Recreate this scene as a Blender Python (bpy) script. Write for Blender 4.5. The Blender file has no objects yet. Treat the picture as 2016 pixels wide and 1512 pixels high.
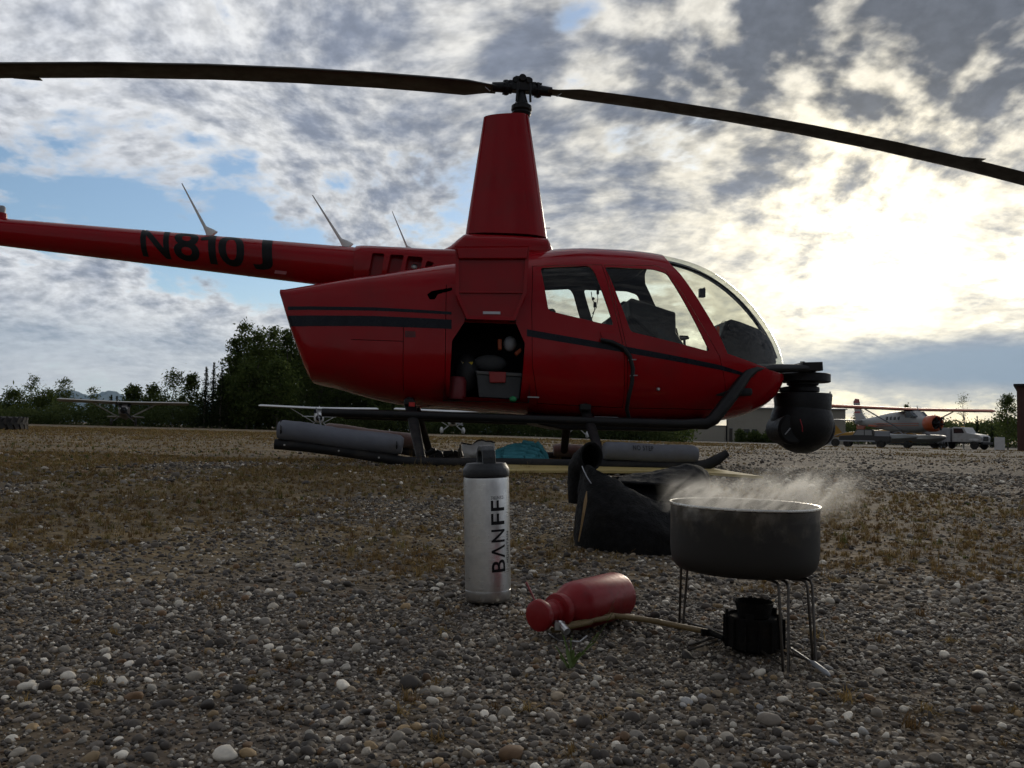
import bpy, bmesh, math, random
import numpy as np
from mathutils import Vector, Matrix, Quaternion
R = math.radians
random.seed(7); NP = np.random.default_rng(7)
SC = bpy.context.scene
COL = SC.collection

# ------------------------------------------------------------------ camera
CAM_H = 0.248; FPX = 1631.0; CX, CY = 1008.0, 756.0
PITCH = math.atan(96.0 / FPX); ROLL = R(1.40)
_r0 = Vector((1, 0, 0)); _f = Vector((0, math.cos(PITCH), math.sin(PITCH))); _u0 = Vector((0, -math.sin(PITCH), math.cos(PITCH)))
_r = _r0 * math.cos(ROLL) + _u0 * math.sin(ROLL); _u = _u0 * math.cos(ROLL) - _r0 * math.sin(ROLL)
CAMP = Vector((0, 0, CAM_H))
cam_d = bpy.data.cameras.new('camera'); cam = bpy.data.objects.new('camera', cam_d); COL.objects.link(cam)
cam.matrix_world = Matrix(((_r.x, _u.x, -_f.x, 0), (_r.y, _u.y, -_f.y, 0), (_r.z, _u.z, -_f.z, CAM_H), (0, 0, 0, 1)))
cam_d.sensor_fit = 'HORIZONTAL'; cam_d.sensor_width = 36.0; cam_d.lens = 36.0 * FPX / 2016.0
cam_d.clip_start = 0.05; cam_d.clip_end = 60000
SC.camera = cam

# ------------------------------------------------------------------ node helpers
class NT:
    def __init__(s, tree):
        s.t = tree; s.n = tree.nodes; s.l = tree.links
    def new(s, typ, **kw):
        n = s.n.new(typ)
        for k, v in kw.items(): setattr(n, k, v)
        return n
    def put(s, sock, v):
        if isinstance(v, bpy.types.NodeSocket): s.l.new(v, sock)
        elif v is not None:
            try: sock.default_value = v
            except Exception: sock.default_value = tuple(v) + (1.0,)
    def m(s, op, a, b=None, c=None, clamp=False):
        n = s.new('ShaderNodeMath', operation=op, use_clamp=clamp)
        s.put(n.inputs[0], a)
        if b is not None: s.put(n.inputs[1], b)
        if c is not None: s.put(n.inputs[2], c)
        return n.outputs[0]
    def vm(s, op, a, b=None):
        n = s.new('ShaderNodeVectorMath', operation=op); s.put(n.inputs[0], a)
        if b is not None: s.put(n.inputs[3] if op == 'SCALE' else n.inputs[1], b)
        return n.outputs['Value'] if op in ('DOT_PRODUCT', 'LENGTH', 'DISTANCE') else n.outputs[0]
    def xyz(s, v):
        n = s.new('ShaderNodeSeparateXYZ'); s.put(n.inputs[0], v); return n.outputs[0], n.outputs[1], n.outputs[2]
    def comb(s, x, y, z):
        n = s.new('ShaderNodeCombineXYZ'); s.put(n.inputs[0], x); s.put(n.inputs[1], y); s.put(n.inputs[2], z); return n.outputs[0]
    def noise(s, vec, scale, detail=4, rough=0.5, dist=0.0, lac=2.0, typ='FBM', dim='3D'):
        n = s.new('ShaderNodeTexNoise'); n.noise_type = typ; n.noise_dimensions = dim
        if vec is not None: s.put(n.inputs['Vector'], vec)
        n.inputs['Scale'].default_value = scale; n.inputs['Detail'].default_value = detail
        n.inputs['Roughness'].default_value = rough; n.inputs['Distortion'].default_value = dist; n.inputs['Lacunarity'].default_value = lac
        return n.outputs[0]
    def voro(s, vec, scale, feature='F1', out=0, rnd=1.0):
        n = s.new('ShaderNodeTexVoronoi', feature=feature)
        if vec is not None: s.put(n.inputs['Vector'], vec)
        n.inputs['Scale'].default_value = scale; n.inputs['Randomness'].default_value = rnd
        return n.outputs[out]
    def rng(s, v, a, b, c=0.0, d=1.0, smooth=True):
        n = s.new('ShaderNodeMapRange', interpolation_type='SMOOTHSTEP' if smooth else 'LINEAR')
        s.put(n.inputs[0], v); s.put(n.inputs[1], a); s.put(n.inputs[2], b); s.put(n.inputs[3], c); s.put(n.inputs[4], d)
        return n.outputs[0]
    def mix(s, f, a, b, blend='MIX'):
        n = s.new('ShaderNodeMix', data_type='RGBA', blend_type=blend)
        s.put(n.inputs[0], f); s.put(n.inputs[6], a); s.put(n.inputs[7], b)
        return n.outputs[2]
    def ramp(s, v, stops, interp='LINEAR'):
        n = s.new('ShaderNodeValToRGB'); cr = n.color_ramp; cr.interpolation = interp
        while len(cr.elements) < len(stops): cr.elements.new(0.5)
        for e, (p, c) in zip(cr.elements, stops): e.position = p; e.color = tuple(c) + (1.0,)
        s.put(n.inputs[0], v); return n.outputs[0]

def c4(r, g, b): return (r, g, b, 1.0)
# ------------------------------------------------------------------ sky, sun, exposure
SUN_AZ, SUN_EL = R(23.2), R(12.4)          # azimuth to the right of +Y
SUN_DIR = Vector((math.sin(SUN_AZ) * math.cos(SUN_EL), math.cos(SUN_AZ) * math.cos(SUN_EL), math.sin(SUN_EL)))
W = bpy.data.worlds.new('World'); SC.world = W; W.use_nodes = True
w = NT(W.node_tree); w.n.clear()
_out = w.new('ShaderNodeOutputWorld'); _bg = w.new('ShaderNodeBackground')
_sky = w.new('ShaderNodeTexSky', sky_type='NISHITA', sun_disc=False)
_sky.sun_elevation = SUN_EL; _sky.sun_rotation = SUN_AZ
_sky.altitude = 300; _sky.air_density = 1.0; _sky.dust_density = 0.6; _sky.ozone_density = 1.4
_d = w.vm('NORMALIZE', w.new('ShaderNodeTexCoord').outputs['Generated'])
dx, dy, dz = w.xyz(_d)
zc = w.m('MAXIMUM', dz, 0.0)
sd = w.m('MAXIMUM', w.vm('DOT_PRODUCT', _d, tuple(SUN_DIR)), 0.0)
# cloud sheet: the view direction pierces a flat layer, flattened a little so that the far clouds do not smear
inv = w.m('DIVIDE', 1.0, w.m('ADD', zc, 0.26))
cp = w.comb(w.m('MULTIPLY', dx, inv), w.m('MULTIPLY', dy, inv), 0.0)
warp = w.noise(cp, 1.3, 1, 0.5, dim='2D')
cpw = w.vm('ADD', cp, w.vm('SCALE', w.comb(warp, w.m('MULTIPLY', warp, -0.6), 0.3), 0.25))
big = w.noise(w.vm('ADD', cpw, (3.1, 7.7, 0.0)), 1.45, 2, 0.50, dim='2D')           # large banks and gaps
mid = w.noise(w.vm('ADD', cpw, (11.3, 2.9, 4.0)), 5.6, 6, 0.54, dim='2D')     # the cloudlets
fine = w.noise(w.vm('ADD', cpw, (1.3, 9.2, 2.0)), 23.0, 3, 0.60, dim='2D')
lowf = w.rng(dz, 0.02, 0.17, 0.30, 1.0)              # far low cloud runs together into smooth banks
mid = w.m('ADD', w.m('MULTIPLY', w.m('SUBTRACT', mid, 0.5), lowf), 0.5); fine = w.m('ADD', w.m('MULTIPLY', w.m('SUBTRACT', fine, 0.5), lowf), 0.5)
cell = w.noise(w.vm('ADD', cpw, (2.2, 4.4, 0.0)), 8.5, 3, 0.50, dim='2D')
az = w.m('ARCTAN2', dx, dy)
def blob(a0, z0, sa, sz, slope=0.0):      # a soft patch of sky round one heading and height
    u = w.m('DIVIDE', w.m('SUBTRACT', az, a0), sa)
    v = w.m('DIVIDE', w.m('SUBTRACT', w.m('SUBTRACT', dz, z0), w.m('MULTIPLY', w.m('SUBTRACT', az, a0), slope)), sz)
    return w.m('EXPONENT', w.m('MULTIPLY', w.m('ADD', w.m('MULTIPLY', u, u), w.m('MULTIPLY', v, v)), -1.0))
# the breaks in the deck (low on the left) and the two low banks
gap = w.m('ADD', blob(-0.30, 0.190, 0.20, 0.045, -0.16), w.m('ADD', w.m('MULTIPLY', blob(-0.08, 0.30, 0.13, 0.05, 0.15), 0.45), w.m('MULTIPLY', blob(0.06, 0.455, 0.05, 0.02, 0.3), 0.55)))
gap = w.m('ADD', gap, w.m('MULTIPLY', blob(0.62, 0.20, 0.10, 0.04, 0.2), 0.45))
bank = w.m('ADD', w.m('MULTIPLY', blob(-0.60, 0.085, 0.28, 0.030, 0.0), 0.55), w.m('MULTIPLY', blob(0.55, 0.083, 0.19, 0.022, 0.0), 1.6))
low = w.rng(dz, 0.0, 0.11, 0.14, 0.0)
cov = w.m('ADD', w.m('MULTIPLY', big, 0.45), w.m('ADD', w.m('MULTIPLY', mid, 0.80), w.m('MULTIPLY', fine, 0.18)))
cov = w.m('ADD', w.m('ADD', cov, 0.125), w.m('SUBTRACT', w.m('ADD', w.m('MULTIPLY', bank, 0.20), w.m('MULTIPLY', w.rng(dz, 0.20, 0.40), 0.10)), w.m('ADD', w.m('MULTIPLY', gap, 0.42), low)))
dens = w.rng(cov, 0.60, 0.80)                                             # 0 clear .. 1 cloud
deck = w.m('MULTIPLY', w.rng(dz, 0.17, 0.40), w.rng(az, -0.40, 0.40, 0.22, 1.0))
th = w.m('ADD', w.m('MULTIPLY', mid, 0.85), w.m('ADD', w.m('MULTIPLY', fine, 0.24), w.m('MULTIPLY', big, 0.34)))
th = w.m('ADD', th, w.m('ADD', w.m('MULTIPLY', deck, w.m('SUBTRACT', 0.80, w.m('MULTIPLY', cell, 1.28))), w.m('MULTIPLY', bank, 0.24)))
th = w.m('SUBTRACT', th, w.m('MULTIPLY', blob(0.41, 0.215, 0.26, 0.12), 0.12))
th = w.m('SUBTRACT', th, w.m('MULTIPLY', w.m('MULTIPLY', w.rng(dz, 0.02, 0.22, 1.0, 0.0), w.rng(az, -0.2, 0.3, 1.0, 0.3)), 0.13))
thick = w.rng(th, 0.55, 0.98)
# light from the sun scattered forward through the deck
g1 = w.m('POWER', sd, 5.0); g2 = w.m('POWER', sd, 30.0); g3 = w.m('POWER', sd, 170.0)
thin_c = w.mix(g1, (0.69, 0.705, 0.735, 1), (0.64, 0.60, 0.51, 1))
thick_c = w.mix(w.m('MULTIPLY', deck, g1), (0.235, 0.265, 0.335, 1), (0.085, 0.092, 0.108, 1))
cloud = w.mix(thick, thin_c, thick_c)
gr = w.rng(fine, 0.25, 0.75, 1.15, 0.86)
cloud = w.mix(1.0, cloud, w.comb(gr, gr, gr), 'MULTIPLY')
cloud = w.mix(w.m('MULTIPLY', w.m('MINIMUM', bank, 1.0), 0.85), cloud, (0.235, 0.315, 0.41, 1))
STR = 0.10
clear = w.mix(1.0, _sky.outputs[0], (STR * 0.88, STR * 1.0, STR * 1.16, 1), 'MULTIPLY')
clear = w.mix(w.rng(dz, 0.02, 0.18, 0.70, 0.10), clear, w.mix(g1, (0.55, 0.68, 0.76, 1), (0.80, 0.72, 0.54, 1)))
col = w.mix(w.m('MULTIPLY', dens, 0.97), clear, cloud)
# glow of the veiled sun; thick cloud dims it
veil = w.m('MULTIPLY', w.m('SUBTRACT', 1.0, w.m('MULTIPLY', thick, 0.88)), w.m('SUBTRACT', 1.0, w.m('MULTIPLY', w.m('MINIMUM', bank, 1.0), 0.85)))
glow = w.m('ADD', w.m('MULTIPLY', g2, 0.17), w.m('MULTIPLY', g3, 1.35))
glow = w.m('MULTIPLY', glow, veil)
col = w.mix(1.0, col, w.vm('SCALE', (1.0, 0.86, 0.56), glow), 'ADD')
# the sky away from the sun is duller
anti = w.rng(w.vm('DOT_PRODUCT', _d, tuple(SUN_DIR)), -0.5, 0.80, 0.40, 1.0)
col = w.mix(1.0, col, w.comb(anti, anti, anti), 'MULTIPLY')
# below the horizon: the dull ground tone
col = w.mix(w.rng(dz, -0.03, 0.0, 1.0, 0.0), col, (0.10, 0.10, 0.09, 1))
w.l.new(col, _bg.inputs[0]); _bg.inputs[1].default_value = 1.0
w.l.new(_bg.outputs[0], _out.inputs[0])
W.cycles.sampling_method = 'NONE'

sun_d = bpy.data.lights.new('sun', 'SUN'); sun_d.energy = 1.0; sun_d.angle = R(14); sun_d.color = (1.0, 0.90, 0.74)
sun = bpy.data.objects.new('sun', sun_d); COL.objects.link(sun)
sun.rotation_euler = (-SUN_DIR).to_track_quat('-Z', 'Y').to_euler(); sun.location = SUN_DIR * 50

vs = SC.view_settings; vs.view_transform = 'Standard'; vs.look = 'None'; vs.exposure = 0.30; vs.gamma = 1.0; vs.use_curve_mapping = False
SC.cycles.use_denoising = True; SC.cycles.max_bounces = 5; SC.cycles.diffuse_bounces = 2; SC.cycles.glossy_bounces = 3; SC.cycles.adaptive_threshold = 0.02; SC.cycles.transparent_max_bounces = 16
SC.cycles.caustics_reflective = False; SC.cycles.caustics_refractive = False
# ------------------------------------------------------------------ pixels of the photograph to points of the place
def ray(px, py):
    return (_f + _r * ((px - CX) / FPX) + _u * ((CY - py) / FPX))
def P(px, py, Y):
    d = ray(px, py); return CAMP + d * (Y / d.y)
def gz(x, y):                                   # height of the ground
    t = min(max((y - 30.0) / 45.0, 0.0), 1.0); t = t * t * (3 - 2 * t)
    s = min(max((x + 2.0) / 22.0, 0.0), 1.0); s = s * s * (3 - 2 * s)
    f = min(max((y - 1.6) / 3.0, 0.0), 1.0) * math.exp(-y / 60.0)
    b = 0.010 * math.sin(x * 1.7 + 0.6 * y) * math.cos(y * 1.1 - 0.4 * x) + 0.006 * math.sin(3.1 * x - 2.3 * y + 1.0)
    return -0.30 * t * s + f * b
def G(px, py):                                  # where a pixel hits the ground
    d = ray(px, py); z = 0.0
    for _ in range(6):
        t = (z - CAM_H) / d.z; p = CAMP + d * t; z = gz(p.x, p.y)
    return Vector((p.x, p.y, z))

# ------------------------------------------------------------------ mesh builder
def link(o, parent=None):
    COL.objects.link(o)
    if parent is not None: o.parent = parent
    return o
class MB:
    def __init__(s): s.v = []; s.f = []; s.mi = []; s.cur = 0
    def add(s, vs, fs):
        o = len(s.v); s.v += [tuple(v) for v in vs]; s.f += [tuple(i + o for i in f) for f in fs]; s.mi += [s.cur] * len(fs); return s
    def box(s, c, size, rot=None, taper=1.0):
        hx, hy, hz = size[0] / 2, size[1] / 2, size[2] / 2
        vs = [Vector((sx * hx * (taper if sz > 0 else 1), sy * hy * (taper if sz > 0 else 1), sz * hz)) for sz in (-1, 1) for sy in (-1, 1) for sx in (-1, 1)]
        if rot is not None: vs = [rot @ v for v in vs]
        c = Vector(c); vs = [v + c for v in vs]
        return s.add(vs, [(0, 2, 3, 1), (4, 5, 7, 6), (0, 1, 5, 4), (2, 6, 7, 3), (0, 4, 6, 2), (1, 3, 7, 5)])
    def rings(s, rings, cap=True, closed=True):
        n = len(rings[0]); vs = [v for r in rings for v in r]; fs = []
        for i in range(len(rings) - 1):
            for j in range(n if closed else n - 1):
                a = i * n + j; b = i * n + (j + 1) % n; fs.append((a, b, b + n, a + n))
        if cap: fs.append(tuple(range(n - 1, -1, -1))); fs.append(tuple(range((len(rings) - 1) * n, len(rings) * n)))
        return s.add(vs, fs)
    def tube(s, pts, r, n=10, cap=True, flat=1.0, up=None):
        pts = [Vector(p) for p in pts]; rs = r if isinstance(r, (list, tuple)) else [r] * len(pts)
        rings = []; prev = None
        for i, p in enumerate(pts):
            a = pts[max(i - 1, 0)]; b = pts[min(i + 1, len(pts) - 1)]; t = (b - a).normalized()
            ref = Vector(up) if up is not None else (prev if prev is not None else (Vector((0, 0, 1)) if abs(t.z) < 0.9 else Vector((1, 0, 0))))
            e1 = (ref - t * ref.dot(t)).normalized(); e2 = t.cross(e1); prev = e1
            rings.append([p + e1 * (rs[i] * math.cos(2 * math.pi * k / n)) + e2 * (rs[i] * flat * math.sin(2 * math.pi * k / n)) for k in range(n)])
        return s.rings(rings, cap)
    def lathe(s, prof, n=32, c=(0, 0, 0), axis='Z', cap=True):
        rings = []
        for r, z in prof:
            ring = []
            for k in range(n):
                a = 2 * math.pi * k / n; x, y = r * math.cos(a), r * math.sin(a)
                v = {'Z': (x, y, z), 'X': (z, x, y), 'Y': (y, z, x)}[axis]
                ring.append((v[0] + c[0], v[1] + c[1], v[2] + c[2]))
            rings.append(ring)
        return s.rings(rings, cap)
    def prism(s, poly, a, b, axis='Y'):        # polygon in the two other axes, swept from a to b
        def mk(u, v, w_): return {'Y': (u, w_, v), 'Z': (u, v, w_), 'X': (w_, u, v)}[axis]
        n = len(poly); vs = [mk(u, v, a) for u, v in poly] + [mk(u, v, b) for u, v in poly]
        fs = [tuple(range(n - 1, -1, -1)), tuple(range(n, 2 * n))] + [(i, (i + 1) % n, (i + 1) % n + n, i + n) for i in range(n)]
        return s.add(vs, fs)
    def sphere(s, c, r, nu=20, nv=12, sq=(1, 1, 1)):
        c = Vector(c); rings = []
        for i in range(1, nv):
            t = math.pi * i / nv
            rings.append([(c.x + sq[0] * r * math.sin(t) * math.cos(2 * math.pi * k / nu), c.y + sq[1] * r * math.sin(t) * math.sin(2 * math.pi * k / nu), c.z - sq[2] * r * math.cos(t)) for k in range(nu)])
        return s.rings(rings, True)
    def mesh(s, name, mats, smooth=None, fix=True):
        me = bpy.data.meshes.new(name); me.from_pydata(s.v, [], s.f)
        for m in (mats if isinstance(mats, (list, tuple)) else [mats]): me.materials.append(m)
        if any(s.mi): me.polygons.foreach_set('material_index', s.mi)
        if fix:
            bm = bmesh.new(); bm.from_mesh(me); bmesh.ops.recalc_face_normals(bm, faces=bm.faces); bm.to_mesh(me); bm.free()
        if smooth is not None:
            me.polygons.foreach_set('use_smooth', [True] * len(me.polygons)); me.set_sharp_from_angle(angle=R(smooth))
        me.update(); return me
    def build(s, name, mats, parent=None, smooth=None, fix=True, bevel=0.0, seg=2):
        o = bpy.data.objects.new(name, s.mesh(name, mats, smooth, fix)); link(o, parent)
        if bevel:
            m = o.modifiers.new('bevel', 'BEVEL'); m.width = bevel; m.segments = seg; m.limit_method = 'ANGLE'; m.angle_limit = R(40); m.harden_normals = False
        return o
def tag(o, label, cat=None, group=None, kind=None):
    if label: o['label'] = label
    if cat: o['category'] = cat
    if group: o['group'] = group
    if kind: o['kind'] = kind
    return o
def empty(name, loc=(0, 0, 0), rz=0.0, label=None, cat=None, group=None):
    o = bpy.data.objects.new(name, None); link(o); o.location = loc; o.rotation_euler = (0, 0, rz); o.empty_display_size = 0.1
    return tag(o, label, cat, group)
def apply_mods(o):
    dg = bpy.context.evaluated_depsgraph_get(); dg.update()
    me = bpy.data.meshes.new_from_object(o.evaluated_get(dg)); old = o.data; o.modifiers.clear(); o.data = me; me.name = old.name
    bpy.data.meshes.remove(old); return o
def boolean(o, cutters, op='DIFFERENCE'):
    par = o.parent; o.parent = None             # cutters are laid out in the thing's own coordinates
    for c in cutters:
        m = o.modifiers.new('cut', 'BOOLEAN'); m.operation = op; m.object = c; m.solver = 'EXACT'
    apply_mods(o); o.parent = par; return o
def kill(*objs):
    for o in objs:
        me = o.data; bpy.data.objects.remove(o); bpy.data.meshes.remove(me)
def smooth_mesh(o, ang=30):
    me = o.data; me.polygons.foreach_set('use_smooth', [True] * len(me.polygons)); me.set_sharp_from_angle(angle=R(ang))

# ------------------------------------------------------------------ materials
def mat(name, col, rough=0.6, metal=0.0, var=0.12, scale=6.0, bump=0.0, bscale=40.0, spec=0.5, coat=0.0, dirt=None, dirt_amt=0.3, dscale=3.0):
    m = bpy.data.materials.new(name); m.use_nodes = True; t = NT(m.node_tree); b = t.n['Principled BSDF']
    co = t.new('ShaderNodeTexCoord').outputs['Object']
    n = t.noise(co, scale, 5, 0.6)
    dark = tuple(c * (1 - var) for c in col); lite = tuple(min(c * (1 + var), 1) for c in col)
    c = t.mix(n, c4(*dark), c4(*lite))
    if dirt is not None:
        dn = t.rng(t.noise(co, dscale, 7, 0.65), 0.45, 0.72); c = t.mix(t.m('MULTIPLY', dn, dirt_amt), c, c4(*dirt))
    t.l.new(c, b.inputs['Base Color'])
    rv = t.rng(t.noise(co, scale * 3, 4, 0.6), 0.3, 0.7, max(rough - 0.10, 0.03), min(rough + 0.10, 1.0)); t.l.new(rv, b.inputs['Roughness'])
    b.inputs['Metallic'].default_value = metal; b.inputs['Specular IOR Level'].default_value = spec
    if coat: b.inputs['Coat Weight'].default_value = coat; b.inputs['Coat Roughness'].default_value = 0.06
    if bump:
        bn = t.new('ShaderNodeBump'); bn.inputs['Strength'].default_value = bump; bn.inputs['Distance'].default_value = 0.01
        t.l.new(t.noise(co, bscale, 6, 0.6), bn.inputs['Height']); t.l.new(bn.outputs[0], b.inputs['Normal'])
    return m
def glass_mat(name, tint=(0.83, 0.84, 0.78), rough=0.02):
    m = bpy.data.materials.new(name); m.use_nodes = True; t = NT(m.node_tree); t.n.clear()
    o = t.new('ShaderNodeOutputMaterial'); tr = t.new('ShaderNodeBsdfTransparent'); gl = t.new('ShaderNodeBsdfGlossy'); mx = t.new('ShaderNodeMixShader')
    ge = t.new('ShaderNodeNewGeometry'); cs_ = t.m('ABSOLUTE', t.vm('DOT_PRODUCT', ge.outputs['Normal'], ge.outputs['Incoming']))
    fr = t.m('ADD', 0.035, t.m('MULTIPLY', t.m('POWER', t.m('SUBTRACT', 1.0, cs_), 5.0), 0.55))
    tr.inputs[0].default_value = c4(*tint); gl.inputs['Roughness'].default_value = rough; gl.inputs[0].default_value = (1, 1, 1, 1)
    co = t.new('ShaderNodeTexCoord').outputs['Object']; hz = t.rng(t.noise(co, 14, 6, 0.7), 0.42, 0.75, 0.0, 0.012)   # smears and dust
    df = t.new('ShaderNodeBsdfDiffuse'); df.inputs[0].default_value = (0.5, 0.48, 0.43, 1); mx2 = t.new('ShaderNodeMixShader')
    t.l.new(fr, mx.inputs[0]); t.l.new(tr.outputs[0], mx.inputs[1]); t.l.new(gl.outputs[0], mx.inputs[2])
    t.l.new(hz, mx2.inputs[0]); t.l.new(mx.outputs[0], mx2.inputs[1]); t.l.new(df.outputs[0], mx2.inputs[2]); t.l.new(mx2.outputs[0], o.inputs[0])
    return m
M = {}
M['red'] = mat('red_paint', (0.31, 0.004, 0.009), 0.16, var=0.08, scale=2.0, spec=0.24, bump=0.22, bscale=3.5, dirt=(0.11, 0.022, 0.020), dirt_amt=0.38, dscale=1.6)
M['navy'] = mat('navy_stripe', (0.008, 0.010, 0.018), 0.3, var=0.1, spec=0.2)
M['black'] = mat('black_metal', (0.008, 0.008, 0.009), 0.45, var=0.3, spec=0.3, dirt=(0.06, 0.05, 0.04), dirt_amt=0.2, dscale=9)
M['blackp'] = mat('black_plastic', (0.008, 0.008, 0.009), 0.55, var=0.3, scale=14, spec=0.3)
M['skid'] = mat('skid_black', (0.010, 0.010, 0.011), 0.55, var=0.3, spec=0.3, dirt=(0.09, 0.075, 0.06), dirt_amt=0.3, dscale=7)
M['blade'] = mat('rotor_blade', (0.028, 0.028, 0.024), 0.5, var=0.3, scale=3, dirt=(0.10, 0.09, 0.07), dirt_amt=0.2)
M['steel'] = mat('steel', (0.42, 0.42, 0.42), 0.35, metal=1.0, var=0.15, scale=20)
M['grey'] = mat('grey_paint', (0.30, 0.31, 0.33), 0.45, var=0.1)
M['white'] = mat('white_paint', (0.72, 0.72, 0.70), 0.35, var=0.06, dirt=(0.3, 0.27, 0.22), dirt_amt=0.25)
M['glass'] = glass_mat('cabin_glass')
M['dark_in'] = mat('cabin_lining', (0.014, 0.014, 0.016), 0.85, var=0.25, bump=0.1)
M['seat'] = mat('seat_leather', (0.014, 0.0145, 0.017), 0.6, var=0.2, bump=0.15)
M['float'] = mat('float_cover', (0.125, 0.132, 0.155), 0.75, var=0.2, scale=5, bump=0.5, bscale=14, dirt=(0.10, 0.085, 0.07), dirt_amt=0.4, dscale=3)
M['floatb'] = mat('float_cover_brown', (0.15, 0.115, 0.10), 0.8, var=0.25, scale=5, bump=0.5, bscale=14, dirt=(0.2, 0.16, 0.13), dirt_amt=0.4, dscale=4)
M['text'] = mat('black_lettering', (0.008, 0.008, 0.009), 0.5, var=0.1, spec=0.2)
# ------------------------------------------------------------------ ground
def sstep(t): t = np.clip(t, 0, 1); return t * t * (3 - 2 * t)
def gzv(x, y):
    t = sstep((y - 30.0) / 45.0); s = sstep((x + 2.0) / 22.0)
    f = np.clip((y - 1.6) / 3.0, 0, 1) * np.exp(-y / 60.0)
    b = 0.010 * np.sin(x * 1.7 + 0.6 * y) * np.cos(y * 1.1 - 0.4 * x) + 0.006 * np.sin(3.1 * x - 2.3 * y + 1.0)
    return -0.30 * t * s + f * b
_tab = NP.random((256, 256))
def vnoise(x, y):
    xi = np.floor(x).astype(int); yi = np.floor(y).astype(int); fx = sstep(x - xi); fy = sstep(y - yi)
    g = lambda a, b: _tab[a % 256, b % 256]
    return (g(xi, yi) * (1 - fx) + g(xi + 1, yi) * fx) * (1 - fy) + (g(xi, yi + 1) * (1 - fx) + g(xi + 1, yi + 1) * fx) * fy
def fbm(x, y, o=4):
    v = 0; a = 0.5
    for k in range(o): v = v + a * vnoise(x * 2 ** k + 17.3 * k, y * 2 ** k + 9.1 * k); a *= 0.5
    return v / (1 - 0.5 ** o)
def grass_mask(x, y):                         # where the dry grass has taken hold: patches, thicker on the left and beyond the camp things
    n = fbm(x * 1.1 + 3, y * 0.8 + 5, 4); side = x / (0.62 * np.maximum(y, 0.5))
    lvl = 0.36 + 0.30 * sstep((y - 0.8) / 1.3) - 0.20 * side * sstep((y - 0.8) / 2.0) - 0.22 * sstep((side - 0.1) / 0.5) * sstep((y - 2.2) / 2.5)
    return sstep((n - (0.74 - lvl * 0.62)) / 0.20)

xs = np.unique(np.concatenate([np.linspace(-9, 9, 121), np.geomspace(9.5, 9000, 34), -np.geomspace(9.5, 9000, 34)]))
ys = np.unique(np.concatenate([np.linspace(-3, 10, 110), np.geomspace(10.4, 9000, 60), -np.geomspace(3.5, 9000, 22)]))
gx, gy = np.meshgrid(xs, ys); gzz = gzv(gx, gy)
V = np.stack([gx, gy, gzz], -1).reshape(-1, 3); nx, ny = len(xs), len(ys)
ii, jj = np.meshgrid(np.arange(nx - 1), np.arange(ny - 1)); a = (jj * nx + ii).ravel()
F = np.stack([a, a + 1, a + nx + 1, a + nx], -1)
me = bpy.data.meshes.new('ground'); me.from_pydata(V.tolist(), [], F.tolist()); me.polygons.foreach_set('use_smooth', [True] * len(me.polygons))
ground = link(bpy.data.objects.new('ground', me)); tag(ground, 'brown grey gravel ground with patches of dry grass', None, None, 'structure')

mg = bpy.data.materials.new('gravel_ground'); mg.use_nodes = True; t = NT(mg.node_tree); b = t.n['Principled BSDF']
co = t.new('ShaderNodeTexCoord').outputs['Object']; cx_, cy_, cz_ = t.xyz(co)
wv = t.vm('ADD', co, t.vm('SCALE', t.noise(co, 30, 2), 0.01))
vn = t.new('ShaderNodeTexVoronoi'); t.put(vn.inputs['Vector'], wv); vn.inputs['Scale'].default_value = 75
vb = t.new('ShaderNodeTexVoronoi'); t.put(vb.inputs['Vector'], wv); vb.inputs['Scale'].default_value = 26
stops = [(0.0, (0.035, 0.030, 0.024)), (0.35, (0.075, 0.063, 0.050)), (0.62, (0.125, 0.106, 0.084)), (0.80, (0.18, 0.15, 0.112)), (0.93, (0.28, 0.255, 0.21)), (1.0, (0.46, 0.43, 0.38))]
sx, _, _ = t.xyz(vn.outputs['Color']); sb, _, _ = t.xyz(vb.outputs['Color'])
cs = t.ramp(sx, stops); cb = t.ramp(sb, stops)
col = t.mix(0.45, cs, cb)
soil = t.mix(t.noise(co, 9, 6, 0.65), (0.075, 0.053, 0.034, 1), (0.165, 0.118, 0.074, 1))
# dry grass and moss in patches, thicker on the left of the strip; bare gravel apron to the right and far out
gn0 = t.noise(co, 0.75, 6, 0.62); sd_ = t.m('DIVIDE', cx_, t.m('MULTIPLY', t.m('MAXIMUM', cy_, 0.5), 0.62))
lv = t.m('SUBTRACT', t.m('ADD', 0.36, t.rng(cy_, 0.8, 2.1, 0.0, 0.30)), t.m('ADD', t.m('MULTIPLY', sd_, 0.20), t.m('MULTIPLY', t.rng(sd_, 0.1, 0.6, 0.0, 0.22), t.rng(cy_, 2.2, 4.7))))
gn = t.rng(t.m('SUBTRACT', gn0, t.m('SUBTRACT', 0.74, t.m('MULTIPLY', lv, 0.62))), 0.0, 0.20)
# the same moss and thatch close up
gcol = t.mix(t.noise(co, 14, 6, 0.7), (0.090, 0.062, 0.028, 1), (0.235, 0.165, 0.072, 1))
col = t.mix(t.m('MULTIPLY', t.rng(t.noise(co, 3.2, 5, 0.6), 0.36, 0.56, 0.55, 1.0), 0.85), col, soil)
col = t.mix(t.m('MULTIPLY', t.m('MAXIMUM', gn, t.m('MULTIPLY', t.rng(cy_, 6.0, 14.0, 0.0, 0.85), t.rng(sd_, 0.0, 0.5, 1.0, 0.0))), 0.82), col, gcol)
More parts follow.
